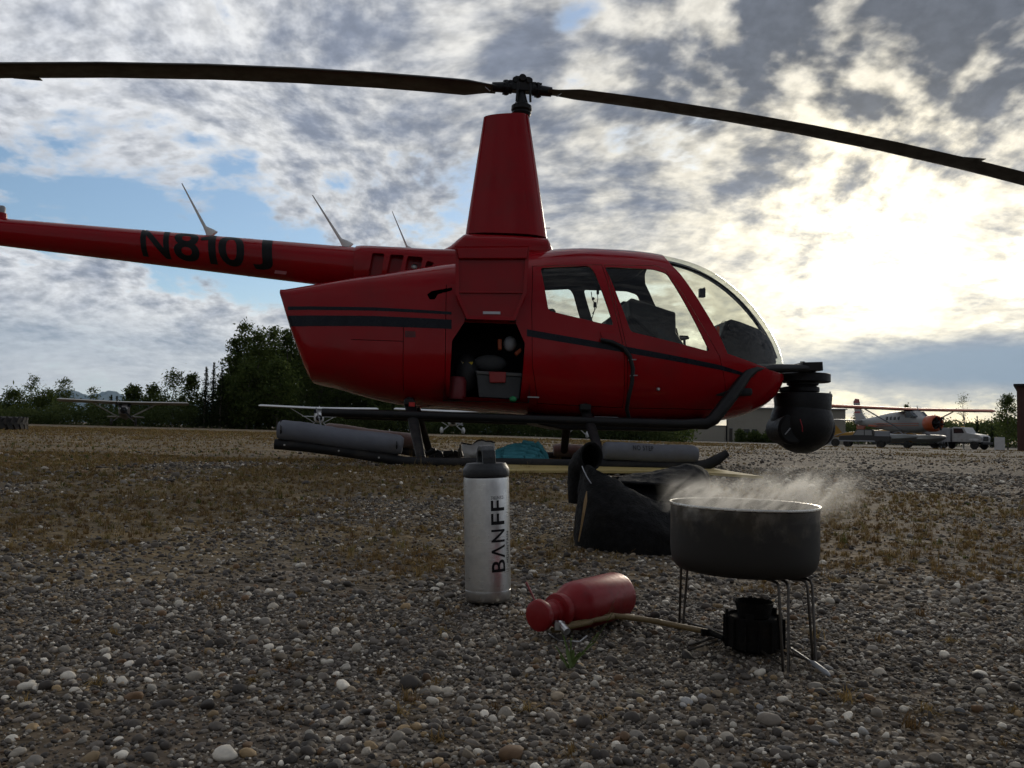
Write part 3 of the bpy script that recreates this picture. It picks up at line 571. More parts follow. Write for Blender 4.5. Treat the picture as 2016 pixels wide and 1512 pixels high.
# ------------------------------------------------------------------ parked planes
M['wg'] = mat('plane_white', (0.62, 0.63, 0.63), 0.4, var=0.06); M['wd'] = mat('plane_brown', (0.15, 0.13, 0.12), 0.45, var=0.15, dirt=(0.16, 0.14, 0.12), dirt_amt=0.3); M['wtop'] = mat('plane_cream', (0.30, 0.28, 0.24), 0.4, var=0.1)
M['tyre'] = mat('tyre_rubber', (0.020, 0.019, 0.018), 0.85, var=0.3, dirt=(0.12, 0.10, 0.075), dirt_amt=0.5, dscale=5, bump=0.4); M['pglass'] = mat('plane_window', (0.02, 0.025, 0.03), 0.1, var=0.1)
M['rstripe'] = mat('red_trim', (0.30, 0.03, 0.03), 0.4)
def wing_mesh(span, ch, z, x, th_=0.16, dih=0.02, tip=0.85):
    mb = MB(); AF = [(0.5, 0.0), (0.42, 0.5), (0.2, 0.95), (-0.1, 0.8), (-0.5, 0.05), (-0.5, -0.05), (-0.1, -0.35), (0.3, -0.45)]; rings = []
    for y in (-1, -0.97, -0.6, -0.12, 0.12, 0.6, 0.97, 1):
        c_ = ch * (tip if abs(y) > 0.99 else (0.97 if abs(y) > 0.9 else 1)); t_ = th_ * (0.5 if abs(y) > 0.99 else 1); rings.append([(x + a_ * c_, y * span / 2, z + abs(y) * span / 2 * dih + b_ * t_) for a_, b_ in AF])
    return mb.rings(rings, True)
def fuselage(secs, n=20):                        # x, z low, z high, half width
    rings = []
    for x, z0, z1, w_ in secs:
        rings.append([(x, w_ * math.copysign(abs(math.cos(2 * math.pi * k / n)) ** 0.75, math.cos(2 * math.pi * k / n)), (z0 + z1) / 2 + (z1 - z0) / 2 * math.copysign(abs(math.sin(2 * math.pi * k / n)) ** 0.75, math.sin(2 * math.pi * k / n))) for k in range(n)])
    return MB().rings(rings, True)
def small_plane(px, D, yaw, label, body, top, tail_low=True, pants=False, group='small parked planes', span=10.7, scale=1.0, prop=0.6, trim=None):
    p = P(px, 850, D); p.z = gz(p.x, p.y); o = empty('parked_plane', p, yaw, label, 'plane', group); t_ = 0.12 if tail_low else 0.0
    o.rotation_euler = (0, -t_, yaw); o.scale = (scale,) * 3; q = 0.0
    fuselage([(2.05, .95, 1.45, .28), (1.95, .85, 1.55, .38), (1.0, .75, 1.68, .46), (0.55, .75, 2.02, .46), (-0.5, .75, 2.02, .44), (-1.6, .88, 1.75, .34), (-4.6, 1.15, 1.45, .06)]).build('fuselage', body, o, 40)
    MB().lathe([(0.30, 2.05), (0.24, 2.12), (0.10, 2.16)], 16, (0, 0, 1.2), 'X').build('cowling', M['blackp'], o, 40)
    MB().prism([(0.98, 1.66), (0.52, 2.0), (-0.35, 2.0), (-0.35, 1.62)], -0.475, 0.475).build('cabin_windows', M['pglass'], o)
    wing_mesh(span, 1.6, 2.06, 0.15).build('wing', top, o, 40)
    for s_ in (-1, 1):
        MB().tube([(0.35, s_ * 0.45, 0.80), (0.35, s_ * 2.6, 2.07)], 0.035, 6).build('wing_strut', top, o); MB().tube([(-0.3, s_ * 0.45, 0.82), (-0.3, s_ * 2.6, 2.07)], 0.03, 6).build('wing_strut', top, o)
        MB().tube([(0.75, s_ * 0.35, 0.80), (0.85, s_ * 0.95, 0.30)], 0.045, 6).build('gear_leg', body, o)
        w_ = MB(); w_.lathe([(0.10, -0.10), (0.27, -0.10), (0.32, -0.06), (0.32, 0.06), (0.27, 0.10), (0.10, 0.10)], 18, (0.87, s_ * 0.98, 0.30), 'Y'); w_.build('wheel', M['tyre'], o, 40)
        if pants: MB().sphere((0.87, s_ * 0.98, 0.36), 0.42, 14, 10, (1.1, 0.42, 0.78)).build('wheel_pant', M['wg'], o, 60)
        MB().lathe([(0.09, 2.05), (0.10, 2.075)], 12, (0, s_ * 0.2, 1.34), 'X').build('cowl_inlet', M['wg'] if not pants else M['blackp'], o)
    MB().prism([(-3.7, 1.40), (-4.6, 1.40), (-4.85, 2.35), (-4.45, 2.45)], -0.04, 0.04).build('tail_fin', body if trim is None else trim, o); wing_mesh(3.2, 0.9, 1.38, -4.25, 0.06, 0.0).build('stabilizer', top, o, 40)
    pr = MB(); c_, s_ = math.cos(prop), math.sin(prop); pr.box((2.20, 0, 1.2), (0.05, 0.13, 1.9), Matrix.Rotation(prop, 3, 'X')); pr.lathe([(0.11, 2.14), (0.09, 2.24), (0.02, 2.33)], 14, (0, 0, 1.2), 'X'); pr.build('propeller', M['blackp'] if body is M['wd'] else M['grey'], o, 40)
    if tail_low: MB().lathe([(0.04, -0.04), (0.11, -0.04), (0.11, 0.04), (0.04, 0.04)], 12, (-4.5, 0, 1.0), 'Y').build('tail_wheel', M['tyre'], o)
    return o
small_plane(243, 64, R(-67), 'dark brown bush plane parked nose on before the thicket', M['wd'], M['wtop'], prop=0.75, scale=0.86)
small_plane(627, 65, R(-77), 'white high wing plane facing the camera beyond the rear float', M['wg'], M['wg'], tail_low=False, prop=0.3, scale=0.85)
small_plane(890, 65, R(-84), 'white plane with wheel fairings seen below the middle of the fuselage', M['wg'], M['wg'], tail_low=False, pants=True, prop=1.2, scale=0.85)
small_plane(1136, 66, R(-97), 'white plane whose wheel fairings show by the front strut', M['wg'], M['wg'], tail_low=False, pants=True, prop=1.9, scale=0.85)

# ------------------------------------------------------------------ float plane
M['orange'] = mat('plane_orange', (0.45, 0.085, 0.02), 0.4, var=0.1); M['pw'] = mat('otter_white', (0.30, 0.30, 0.29), 0.4, var=0.06); M['alu'] = mat('float_aluminium', (0.42, 0.43, 0.43), 0.4, metal=0.6, var=0.12)
p = P(1784, 878, 78); p.z = gz(p.x, p.y); ot = empty('float_plane', p, R(-80), 'white and orange float plane with big round engine on a cart', 'float plane'); OZ = 0.95
def oz(z): return z + OZ
fuselage([(3.2, oz(.75), oz(1.95), .60), (2.2, oz(.55), oz(2.05), .72), (1.6, oz(.5), oz(2.55), .74), (0.4, oz(.5), oz(2.6), .74), (-2.0, oz(.6), oz(2.45), .68), (-5.0, oz(1.0), oz(2.05), .38), (-8.2, oz(1.35), oz(1.75), .08)], 24).build('fuselage', M['pw'], ot, 40)
MB().lathe([(0.62, 3.1), (0.74, 3.3), (0.76, 3.9), (0.70, 4.25), (0.60, 4.35), (0.52, 4.30), (0.50, 4.0)], 28, (0, 0, oz(1.35)), 'X', False).build('engine_cowling', M['orange'], ot, 40)
MB().lathe([(0.60, 4.02), (0.2, 4.04), (0.16, 4.5), (0.05, 4.6)], 20, (0, 0, oz(1.35)), 'X').build('radial_engine', M['blackp'], ot, 40)
pr = MB()
for k in range(3): pr.box((4.48, 0, oz(1.35)), (0.05, 0.14, 1.3), Matrix.Rotation(2.094 * k + 0.4, 3, 'X') @ Matrix.Translation((0, 0, 0.65)).to_3x3())
pr.build('propeller', M['blackp'], ot)
MB().prism([(2.22, oz(1.98)), (1.55, oz(2.48)), (0.95, oz(2.48)), (0.95, oz(1.9)), (2.0, oz(1.9))], -0.745, 0.745).build('cockpit_windows', M['pglass'], ot)
for k in range(4): MB().box((-0.1 - 0.62 * k, 0, oz(1.85)), (0.34, 1.50 - 0.03 * k, 0.36)).build('cabin_window', M['pglass'], ot, None, bevel=0.08)
for z_ in (1.15, 1.35): MB().box((-0.6, 0, oz(z_)), (6.6, 1.47, 0.05)).build('red_stripe', M['orange'], ot)
MB().box((-4.2, 0, oz(1.15)), (2.2, 0.90, 0.16), Matrix.Rotation(0.05, 3, 'Y')).build('tail_panel', M['orange'], ot)
wing_mesh(17.2, 1.95, oz(2.62), 0.5, 0.22, 0.012).build('wing', M['orange'], ot, 40)
MB().box((-0.25, 0, oz(2.70)), (0.9, 15.5, 0.10)).build('wing_flap', M['pw'], ot)
for s_ in (-1, 1):
    MB().tube([(0.4, s_ * 0.7, oz(0.7)), (0.5, s_ * 4.6, oz(2.6))], 0.06, 8, flat=0.5).build('wing_strut', M['grey'], ot)
    f_ = []
    for x, z0, z1, w_ in ((3.6, .42, .62, .10), (3.0, .2, .72, .30), (1.5, .0, .78, .40), (-1.0, .0, .76, .40), (-1.05, .12, .76, .40), (-3.6, .42, .66, .14)): f_.append([(x, s_ * 1.45 + a_ * w_, OZ - 0.95 + 0.55 + z0 + (z1 - z0) * b_) for a_, b_ in ((0, 0), (1, .45), (1, .85), (.6, 1), (-.6, 1), (-1, .85), (-1, .45))])
    MB().rings(f_, True).build('float', M['alu'], ot, 40)
    for x0, x1 in ((1.6, 1.2), (-0.4, -0.2), (1.6, -0.2)): MB().tube([(x0, s_ * 1.4, OZ + 0.36), (x1, s_ * 0.6, oz(0.6))], 0.045, 6).build('float_strut', M['grey'], ot)
MB().prism([(-6.2, oz(1.8)), (-8.0, oz(1.6)), (-8.45, oz(3.7)), (-8.1, oz(4.0)), (-7.7, oz(3.95)), (-7.1, oz(2.5))], -0.07, 0.07).build('tail_fin', M['pw'], ot)
MB().prism([(-8.47, oz(3.55)), (-8.12, oz(4.02)), (-7.68, oz(3.97)), (-7.5, oz(3.55))], -0.075, 0.075).build('fin_tip', M['rstripe'], ot)
for z_ in (2.5, 2.9): MB().prism([(-8.25, oz(z_)), (-8.28, oz(z_ + 0.18)), (-7.25, oz(z_ + 0.18)), (-7.15, oz(z_))], -0.073, 0.073).build('fin_stripe', M['rstripe'], ot)
wing_mesh(6.2, 1.4, oz(1.7), -7.3, 0.10, 0).build('stabilizer', M['pw'], ot, 40); MB().prism([(-6.4, oz(1.2)), (-7.9, oz(1.3)), (-7.9, oz(0.3)), (-7.1, oz(0.2))], -0.06, 0.06).build('ventral_fin', M['orange'], ot)
MB().tube([(1.7, 0, oz(2.6)), (1.6, 0, oz(3.0))], 0.04, 6).build('aerial', M['grey'], ot)
ct = empty('float_cart', p, R(-80), 'low dark cart carrying the float plane', 'cart')
cm = MB()
for s_ in (-1, 1): cm.box((0.2, s_ * 1.45, 0.42), (6.0, 0.35, 0.18))
for x in (-2.2, 0.2, 2.4): cm.box((x, 0, 0.40), (0.2, 3.2, 0.14))
cm.build('cart_frame', M['skid'], ct)
for x in (-2.0, 2.2):
    for s_ in (-1, 1): MB().lathe([(0.1, -0.13), (0.30, -0.13), (0.34, -0.08), (0.34, 0.08), (0.30, 0.13), (0.1, 0.13)], 18, (x, s_ * 1.45, 0.33), 'Y').build('wheel', M['tyre'], ct, 40)

# ------------------------------------------------------------------ yellow plane behind the float plane
M['yellow'] = mat('plane_yellow', (0.42, 0.22, 0.02), 0.4, var=0.1)
yp = empty('yellow_plane', P(1745, 876, 92), R(-20), 'yellow plane parked behind the float plane', 'plane'); yp.location.z = -0.3
fuselage([(4.2, .7, 1.5, .35), (3.2, .55, 1.75, .5), (1.0, .5, 2.0, .55), (-1.5, .6, 1.8, .45), (-5.5, 1.0, 1.35, .08)]).build('fuselage', M['yellow'], yp, 40); wing_mesh(11.5, 1.7, 1.95, 1.4, 0.18).build('wing', M['yellow'], yp, 40)
MB().prism([(-4.4, 1.3), (-5.5, 1.3), (-5.7, 2.2), (-5.2, 2.3)], -0.05, 0.05).build('tail_fin', M['yellow'], yp); MB().prism([(2.4, 1.7), (1.8, 2.0), (0.2, 1.98), (0.2, 1.55)], -0.56, 0.56).build('cabin_windows', M['pglass'], yp)
for s_ in (-1, 1): MB().lathe([(0.1, -0.1), (0.33, -0.1), (0.33, 0.1), (0.1, 0.1)], 16, (2.2, s_ * 1.0, 0.33), 'Y').build('wheel', M['tyre'], yp, 40); MB().tube([(2.0, s_ * 0.4, 0.6), (2.2, s_ * 1.0, 0.33)], 0.05, 6).build('gear_leg', M['yellow'], yp)
for s_ in (-1, 1): MB().tube([(1.5, s_ * 0.5, 0.65), (1.5, s_ * 3.0, 1.95)], 0.04, 6).build('wing_strut', M['yellow'], yp)

# ------------------------------------------------------------------ vehicles
M['twhite'] = mat('truck_white', (0.46, 0.46, 0.45), 0.4, var=0.08, dirt=(0.2, 0.17, 0.13), dirt_amt=0.4)
def wheel(par, x, y, r, w_=0.22):
    wo = MB().lathe([(r * 0.55, -w_ / 2), (r * 0.92, -w_ / 2), (r, -w_ / 3), (r, w_ / 3), (r * 0.92, w_ / 2), (r * 0.55, w_ / 2)], 24, (x, y, r), 'Y').build('wheel', M['tyre'], par, 40); MB().lathe([(0.02, -w_ * 0.42), (r * 0.56, -w_ * 0.42), (r * 0.56, w_ * 0.42), (0.02, w_ * 0.42)], 18, (x, y, r), 'Y').build('rim', M['grey'], wo, 40)
tk = empty('utility_truck', P(1884, 884, 86), R(-60), 'white long nosed work truck with a grey box body', 'truck'); tk.location.z = -0.3; tk.scale = (0.9, 0.9, 0.95)
MB().prism([(3.3, .75), (3.35, 1.35), (3.1, 1.55), (1.75, 1.75), (1.35, 2.35), (0.1, 2.38), (0.0, 2.3), (0.0, .75)], -0.95, 0.95).build('cab', M['twhite'], tk, None, bevel=0.10)
MB().prism([(1.72, 1.74), (1.38, 2.26), (1.30, 2.26), (1.60, 1.74)], -0.86, 0.86).build('windshield', M['pglass'], tk); MB().prism([(1.45, 1.72), (1.22, 2.22), (0.2, 2.22), (0.2, 1.68)], -0.956, 0.956).build('side_window', M['pglass'], tk)
MB().box((3.36, 0, 1.15), (0.06, 0.9, 0.5)).build('grille', M['blackp'], tk); MB().box((3.5, 0, .68), (0.22, 2.1, 0.26)).build('bumper', M['blackp'], tk, None, bevel=0.04); MB().box((2.6, 0, .95), (1.2, 2.15, 0.35)).build('fender', M['twhite'], tk, None, bevel=0.12)
for s_ in (-1, 1): MB().lathe([(0.12, 3.34), (0.12, 3.40)], 14, (0, s_ * 0.7, 1.15), 'X').build('headlight', M['grey'], tk)
MB().box((-1.9, 0, 1.5), (3.5, 2.15, 1.55)).build('box_body', M['grey'], tk, None, bevel=0.05); MB().box((0, 0, .68), (6.6, 1.0, 0.2)).build('chassis', M['blackp'], tk); MB().box((0.7, 0, 2.45), (0.2, 0.5, 0.12)).build('roof_beacon', mat('amber', (0.5, 0.3, 0.04), 0.4), tk)
for x in (2.6, -1.2, -2.2):
    for s_ in (-1, 1): wheel(tk, x, s_ * 0.95, 0.46)
sv = empty('dark_pickup', P(1702, 880, 76), R(152), 'dark old pickup standing under the wing of the float plane', 'pickup'); sv.location.z = -0.28
M['dgreen'] = mat('dark_vehicle', (0.035, 0.033, 0.032), 0.4, var=0.2)
MB().prism([(2.1, .5), (2.1, 1.0), (0.95, 1.08), (0.55, 1.62), (-0.75, 1.62), (-0.85, 1.05), (-2.2, 1.05), (-2.2, .5)], -0.85, 0.85).build('body', M['dgreen'], sv, None, bevel=0.06)
MB().prism([(0.85, 1.1), (0.52, 1.55), (-0.02, 1.55), (-0.02, 1.1)], -0.856, 0.856).build('side_window', M['pw'], sv); MB().prism([(-0.10, 1.1), (-0.10, 1.55), (-0.66, 1.55), (-0.7, 1.1)], -0.856, 0.856).build('side_window', M['pw'], sv); MB().box((-1.5, 0, 1.25), (1.2, 1.5, 0.5)).build('load', M['grey'], sv, None, bevel=0.05)
for x in (1.4, -1.4):
    for s_ in (-1, 1): wheel(sv, x, s_ * 0.8, 0.34)
tl = empty('boat_trailer', P(1652, 880, 74), R(-22), 'light grey trailer frame beside the hanging camera ball', 'trailer'); tl.location.z = -0.28
MB().box((0, -.7, .55), (3.2, 0.08, 0.1)).build('rail', M['grey'], tl); MB().box((0, .7, .55), (3.2, 0.08, 0.1)).build('rail', M['grey'], tl)
for x in (-1.4, 0, 1.4): MB().box((x, 0, .55), (0.08, 1.5, 0.1)).build('cross_member', M['grey'], tl)
for s_ in (-1, 1): wheel(tl, -0.3, s_ * 0.8, 0.36); MB().tube([(1.6, s_ * 0.7, .55), (2.9, 0, .55)], 0.05, 6).build('draw_bar', M['grey'], tl); MB().tube([(-1.2, s_ * .7, .6), (0.6, s_ * .7, 1.35)], 0.03, 6).build('brace', M['grey'], tl)
ld = empty('step_ladder', P(1857, 884, 79), 0.2, 'thin step ladder standing between the float plane and the truck', 'ladder'); ld.location.z = -0.28
for s_ in (-1, 1): MB().tube([(-0.45, s_ * .25, 0), (0, s_ * .2, 1.7)], 0.025, 6).build('rail', M['grey'], ld); MB().tube([(0.45, s_ * .25, 0), (0, s_ * .2, 1.7)], 0.025, 6).build('rail', M['grey'], ld)
for k in range(5): z_ = 0.3 + k * 0.3; MB().box((-0.45 + z_ / 1.7 * 0.45, 0, z_), (0.09, 0.46, 0.03)).build('step', M['grey'], ld)
wbd = empty('notice_board', P(1968, 886, 78), -0.55, 'white upright panel leaning near the dark red building', 'panel'); wbd.location.z = -0.3; MB().box((0, 0, 0.62), (0.85, 0.10, 1.25), Matrix.Rotation(-0.10, 3, 'X')).build('sheet', M['white'], wbd, None, bevel=0.01)
for s_ in (-1, 1): MB().tube([(s_ * 0.3, 0.35, 0), (s_ * 0.3, 0.0, 1.0)], 0.02, 6).build('prop', M['grey'], wbd)

# ------------------------------------------------------------------ buildings
M['beige'] = mat('beige_cladding', (0.34, 0.315, 0.26), 0.6, var=0.06, scale=0.6, dirt=(0.12, 0.10, 0.075), dirt_amt=0.25, dscale=0.4); M['roofm'] = mat('metal_roof', (0.36, 0.37, 0.38), 0.45, var=0.08, scale=0.7)
HA = R(-16); hq = P(1430, 872, 130); hg = empty('hangar', (hq.x, hq.y, -0.32), HA, 'beige metal hangar behind the camera ball', 'hangar')
he = P(1430, 802, 130).z + 0.32; hr = he + 2.6; HW = 17.4
def wx(px):                                      # along the front wall, for a pixel column
    k = (px - CX) / FPX; return (k * hq.y - hq.x) / (math.cos(HA) - k * math.sin(HA))
MB().prism([(0, 0), (HW, 0), (HW, he), (0, he)], 0, 30).build('wall', M['beige'], hg)
MB().add([(-.2, -.4, he - .05), (HW + .3, -.4, he - .05), (HW - 4.5, 15, hr), (-.2, 15, hr), (-.2, 30.4, he - .05), (HW + .3, 30.4, he - .05)], [(0, 1, 2, 3), (3, 2, 5, 4), (0, 3, 4), (1, 5, 2)]).build('roof', M['roofm'], hg, None, fix=False)
MB().box((HW / 2, -.42, he - .04), (HW + .5, 0.14, 0.16)).build('gutter', M['grey'], hg)
do = MB().box((wx(1440.5), -0.03, 1.05), (0.50, 0.08, 2.1)).build('door', mat('brown_door', (0.05, 0.04, 0.03), 0.6), hg); MB().box((wx(1440.5), -0.04, 2.14), (0.64, 0.10, 0.08)).build('door_head', M['grey'], do)
for px in (1472, 1487, 1513, 1600): wo = MB().box((wx(px), -0.02, 1.55), (0.80, 0.06, 0.95)).build('window', M['pglass'], hg); MB().box((wx(px), -0.035, 1.04), (0.9, 0.10, 0.06)).build('sill', M['beige'], wo)
for k in range(28): MB().box(((k + 0.5) * HW / 28, -0.015, he / 2), (0.05, 0.05, he - 0.1)).build('cladding_rib', M['beige'], hg)
MB().tube([(0.05, -0.1, 0), (0.05, -0.1, he)], 0.07, 8).build('downpipe', M['blackp'], hg)
L1 = wx(1343); an_ = empty('annex', (hq.x, hq.y, -0.3), HA, 'low flat beige annex at the left end of the hangar', 'annex'); ha = P(1387, 838, 131).z + 0.3
MB().box((L1 / 2 - 0.06, 4, ha / 2), (-L1 - 0.1, 8, ha)).build('wall', M['beige'], an_); MB().box((L1 / 2 - 0.06, 4, ha + 0.04), (-L1, 8.2, 0.10)).build('roof', M['roofm'], an_)
for k in range(11): MB().box((L1 * (k + 0.5) / 11 - 0.06, -0.012, ha / 2), (0.04, 0.05, ha - 0.1)).build('cladding_rib', M['beige'], an_)
tnk = empty('white_tank', P(1331, 869, 122), 0, 'small white tank on a stand beside the annex', 'tank'); tnk.location.z = -0.3; MB().lathe([(0.1, -0.9), (0.6, -0.75), (0.68, -0.5), (0.68, 0.5), (0.6, 0.75), (0.1, 0.9)], 20, (0, 0, 1.55), 'X').build('vessel', M['white'], tnk, 50)
for x in (-.5, .5):
    for y in (-.4, .4): MB().box((x, y, .5), (.08, .08, 1.0)).build('leg', M['white'], tnk)
shd = empty('grey_shed', P(1310, 868, 126), 0, 'small grey open shed between the wood and the white tank', 'shed'); shd.location.z = -0.25
for x in (-.9, .9): MB().box((x, 0, .8), (.12, .12, 1.6)).build('post', mat('weathered_wood', (0.16, 0.14, 0.11), 0.85), shd)
MB().box((0, .8, .8), (2.0, 1.4, 1.55)).build('wall', M['grey'], shd); MB().box((0, .5, 1.68), (2.3, 2.2, 0.12)).build('roof', M['roofm'], shd)
pol = MB(); pp = P(1634, 872, 118); pol.tube([(0, 0, 0), (0, 0, P(1634, 771, 118).z + 0.3)], [0.13, 0.11], 10); po = pol.build('vent_pole', M['grey'], None, 40); po.location = (pp.x, pp.y, -0.3); tag(po, 'tall thin grey pole rising behind the camera ball', 'pole')
rb_o = empty('red_building', P(2003, 886, 62), R(-33), 'dark red building cut off by the right edge', 'building'); rb_o.location.z = -0.27; hb_ = P(2003, 760, 62).z + 0.27
MB().box((4, 4, hb_ / 2), (8, 8, hb_)).build('wall', mat('dark_red_boards', (0.075, 0.028, 0.020), 0.7, var=0.2, scale=1.5), rb_o); MB().box((4, 4, hb_ + 0.07), (8.4, 8.6, 0.16)).build('roof', M['blackp'], rb_o)
for k in range(13): MB().box((0.3 + k * 0.6, -0.012, hb_ / 2), (0.05, 0.05, hb_ - 0.05)).build('batten', mat('dark_red_batten', (0.06, 0.022, 0.016), 0.7) if k == 0 else bpy.data.materials['dark_red_batten'], rb_o)
bshs = [(1457, 850, 'small shrub by the hangar door', 14), (1486, 853, 'dark shrub under the pair of hangar windows', 26), (1512, 857, 'shrub against the hangar wall beside the camera ball', 26)]
for px, top, lab, wpx in bshs: broadleaf(px, top, 121, wpx, lab, 'shrubs along the hangar wall', 1.6, 'shrub', 0.02, name='shrub', lsz=0.12)
# ------------------------------------------------------------------ tractor tyre lying in the grass
tq = P(-2, 846, 22); ty = empty('tractor_tyre', (tq.x, tq.y, gz(tq.x, tq.y)), 0, 'big lugged tractor tyre lying flat in the grass at the left edge', 'tyre'); Rt = 0.66; hT = 0.35
MB().lathe([(0.33, 0.06), (0.36, 0.02), (0.52, 0.0), (0.60, 0.04), (0.62, hT / 2), (0.60, hT - 0.04), (0.52, hT), (0.36, hT - 0.02), (0.33, hT - 0.06), (0.31, hT / 2), (0.33, 0.06)], 48, cap=False).build('carcass', M['tyre'], ty, 40)
lug = MB().box((0, 0, 0), (0.06, 0.10, 0.20)).mesh('lug', M['tyre'])
for k in range(24):
    for s_ in (0, 1):
        a_ = 2 * math.pi * (k + 0.5 * s_) / 24; o = bpy.data.objects.new('tread_lug', lug); link(o, ty); o.location = (0.632 * math.cos(a_), 0.632 * math.sin(a_), hT * (0.30 if s_ else 0.70)); o.rotation_euler = (R(28 if s_ else -28), 0, a_)
# ------------------------------------------------------------------ helicopter
HY = 7.0; HYAW = R(4.0)
HO = P(1015, 700, HY); HO.z = 0.0
HF = Vector((math.cos(HYAW), math.sin(HYAW), 0)); HL = Vector((-math.sin(HYAW), math.cos(HYAW), 0))
def H(px, py, s=0.0):                           # pixel to helicopter coordinates on the lengthwise plane s metres beyond its middle
    d = ray(px, py); t_ = (s - (CAMP - HO).dot(HL)) / d.dot(HL); p = CAMP + d * t_
    return Vector(((p - HO).dot(HF), s, p.z))
def HP(pts, s): return [(H(x, y, s).x, H(x, y, s).z) for x, y in pts]
heli = empty('helicopter', HO, HYAW, 'red four seat helicopter with black camera ball on its nose', 'helicopter')

def pchip(xk, yk, x):
    xk = np.array(xk, float); yk = np.array(yk, float); h = np.diff(xk); d = np.diff(yk) / h; m = np.zeros_like(yk)
    for i in range(1, len(xk) - 1):
        if d[i - 1] * d[i] > 0:
            w1 = 2 * h[i] + h[i - 1]; w2 = h[i] + 2 * h[i - 1]; m[i] = (w1 + w2) / (w1 / d[i - 1] + w2 / d[i])
    m[0], m[-1] = d[0], d[-1]; i = np.clip(np.searchsorted(xk, x) - 1, 0, len(h) - 1); t = (x - xk[i]) / h[i]
    return yk[i] * (1 + 2 * t) * (1 - t) ** 2 + m[i] * h[i] * t * (1 - t) ** 2 + yk[i + 1] * t * t * (3 - 2 * t) + m[i + 1] * h[i] * t * t * (t - 1)
# column, roof line, belly line, half width, squareness above and below
BODY = [(569, 580.5, 589, .37, 3.4, 3.0), (572, 580.2, 601, .385, 3.8, 3.0), (576, 579.8, 615, .395, 4.4, 3.0), (587, 578.5, 654, .42, 5.5, 3.0), (611, 575.5, 721, .45, 7.0, 3.0), (627, 573.7, 754, .475, 7.5, 3.0),
        (660, 569, 761, .505, 7.5, 3.0), (700, 563, 773, .54, 7.0, 3.0), (760, 554, 789, .58, 6.0, 3.0), (820, 543, 799, .61, 5.0, 3.0), (900, 528, 806, .63, 3.8, 3.0), (980, 517, 812, .64, 3.1, 3.0),
        (1040, 506, 817, .64, 3.1, 3.0), (1085, 499, 822, .64, 3.0, 3.0), (1140, 497, 828, .64, 3.0, 2.9), (1200, 499, 833, .64, 2.9, 2.8), (1260, 504, 836, .64, 2.8, 2.7), (1310, 512.5, 836, .63, 2.7, 2.6),
        (1350, 523, 835, .61, 2.6, 2.5), (1390, 541, 831, .585, 2.5, 2.4), (1430, 568, 824.5, .54, 2.4, 2.3), (1465, 601, 814, .47, 2.3, 2.3), (1495, 639, 799, .385, 2.2, 2.2), (1513, 668, 784, .30, 2.2, 2.2),
        (1524, 694, 770, .215, 2.1, 2.1), (1530, 715, 758, .13, 2.1, 2.1), (1532.5, 737, 739, .01, 2.0, 2.0)]
bx_ = [H(r[0], (r[1] + r[2]) / 2).x for r in BODY]; bt_ = [H(r[0], r[1]).z for r in BODY]; bb_ = [H(r[0], r[2], -0.22).z for r in BODY]
bb_[-1] = bt_[-1] - 0.01
def body_loft(off=0.0, n=80):
    xs = np.unique(np.concatenate([np.linspace(bx_[0], bx_[5], 8), np.linspace(bx_[5], bx_[17], 46), np.linspace(bx_[17], bx_[24], 26), np.linspace(bx_[24], bx_[-1], 10)]))
    T = pchip(bx_, bt_, xs); Bm = pchip(bx_, bb_, xs); Wd = pchip(bx_, [r[3] for r in BODY], xs); n1 = np.interp(xs, bx_, [r[4] for r in BODY]); n2 = np.interp(xs, bx_, [r[5] for r in BODY])
    rings = []
    for k, x in enumerate(xs):
        zb = Bm[k] + 0.43 * (T[k] - Bm[k]); ring = []
        for j in range(n):
            a_ = 2 * math.pi * j / n; c_, s_ = math.cos(a_), math.sin(a_); e = n1[k] if s_ >= 0 else n2[k]
            y = math.copysign(abs(c_) ** (2 / e), c_) * max(Wd[k] + off, 0.004); z = math.copysign(abs(s_) ** (2 / e), s_)
            ring.append((x + (off if k == len(xs) - 1 else (-off if k == 0 else 0)), y, zb + z * ((max(T[k] - zb, 0.002) if s_ >= 0 else max(zb - Bm[k], 0.002)) + off)))
        rings.append(ring)
    return MB().rings(rings, True)
def shell(name, off, thick, mats):
    o = body_loft(off).build(name, mats, None, None); md = o.modifiers.new('solid', 'SOLIDIFY'); md.thickness = thick; md.offset = -1
    if len(mats) > 1: md.material_offset = 1
    return apply_mods(o)
def cutter(pts, s, y0=-1.5, y1=1.5):
    return MB().prism(HP(pts, s), y0, y1, 'Y').build('cutter', M['red'])
def grow(pts, g):                                # push a pixel outline outward
    cx0 = sum(p[0] for p in pts) / len(pts); cy0 = sum(p[1] for p in pts) / len(pts); n = len(pts); out = []
    ar = sum(pts[i][0] * pts[(i + 1) % n][1] - pts[(i + 1) % n][0] * pts[i][1] for i in range(n)); sg = 1 if ar > 0 else -1
    for i in range(n):
        p0, p1, p2 = (Vector(pts[(i + k) % n]) for k in (-1, 0, 1)); e1 = (p1 - p0).normalized(); e2 = (p2 - p1).normalized()
        n1_ = Vector((e1.y, -e1.x)) * sg; n2_ = Vector((e2.y, -e2.x)) * sg; nn = (n1_ + n2_); nn = nn / max(nn.length_squared / 2, 0.4); out.append(tuple(p1 + nn * g))
    return out
def rnd(pts, rad=5, k=4):                        # round the corners of a pixel outline
    n = len(pts); out = []
    for i in range(n):
        p0, p1, p2 = (Vector(pts[(i + j) % n]) for j in (-1, 0, 1)); a_ = p1 + (p0 - p1).normalized() * min(rad, (p0 - p1).length * 0.45); b_ = p1 + (p2 - p1).normalized() * min(rad, (p2 - p1).length * 0.45)
        for j in range(k + 1):
            u = j / k; out.append(tuple(a_ * (1 - u) ** 2 + p1 * 2 * u * (1 - u) + b_ * u * u))
    return out
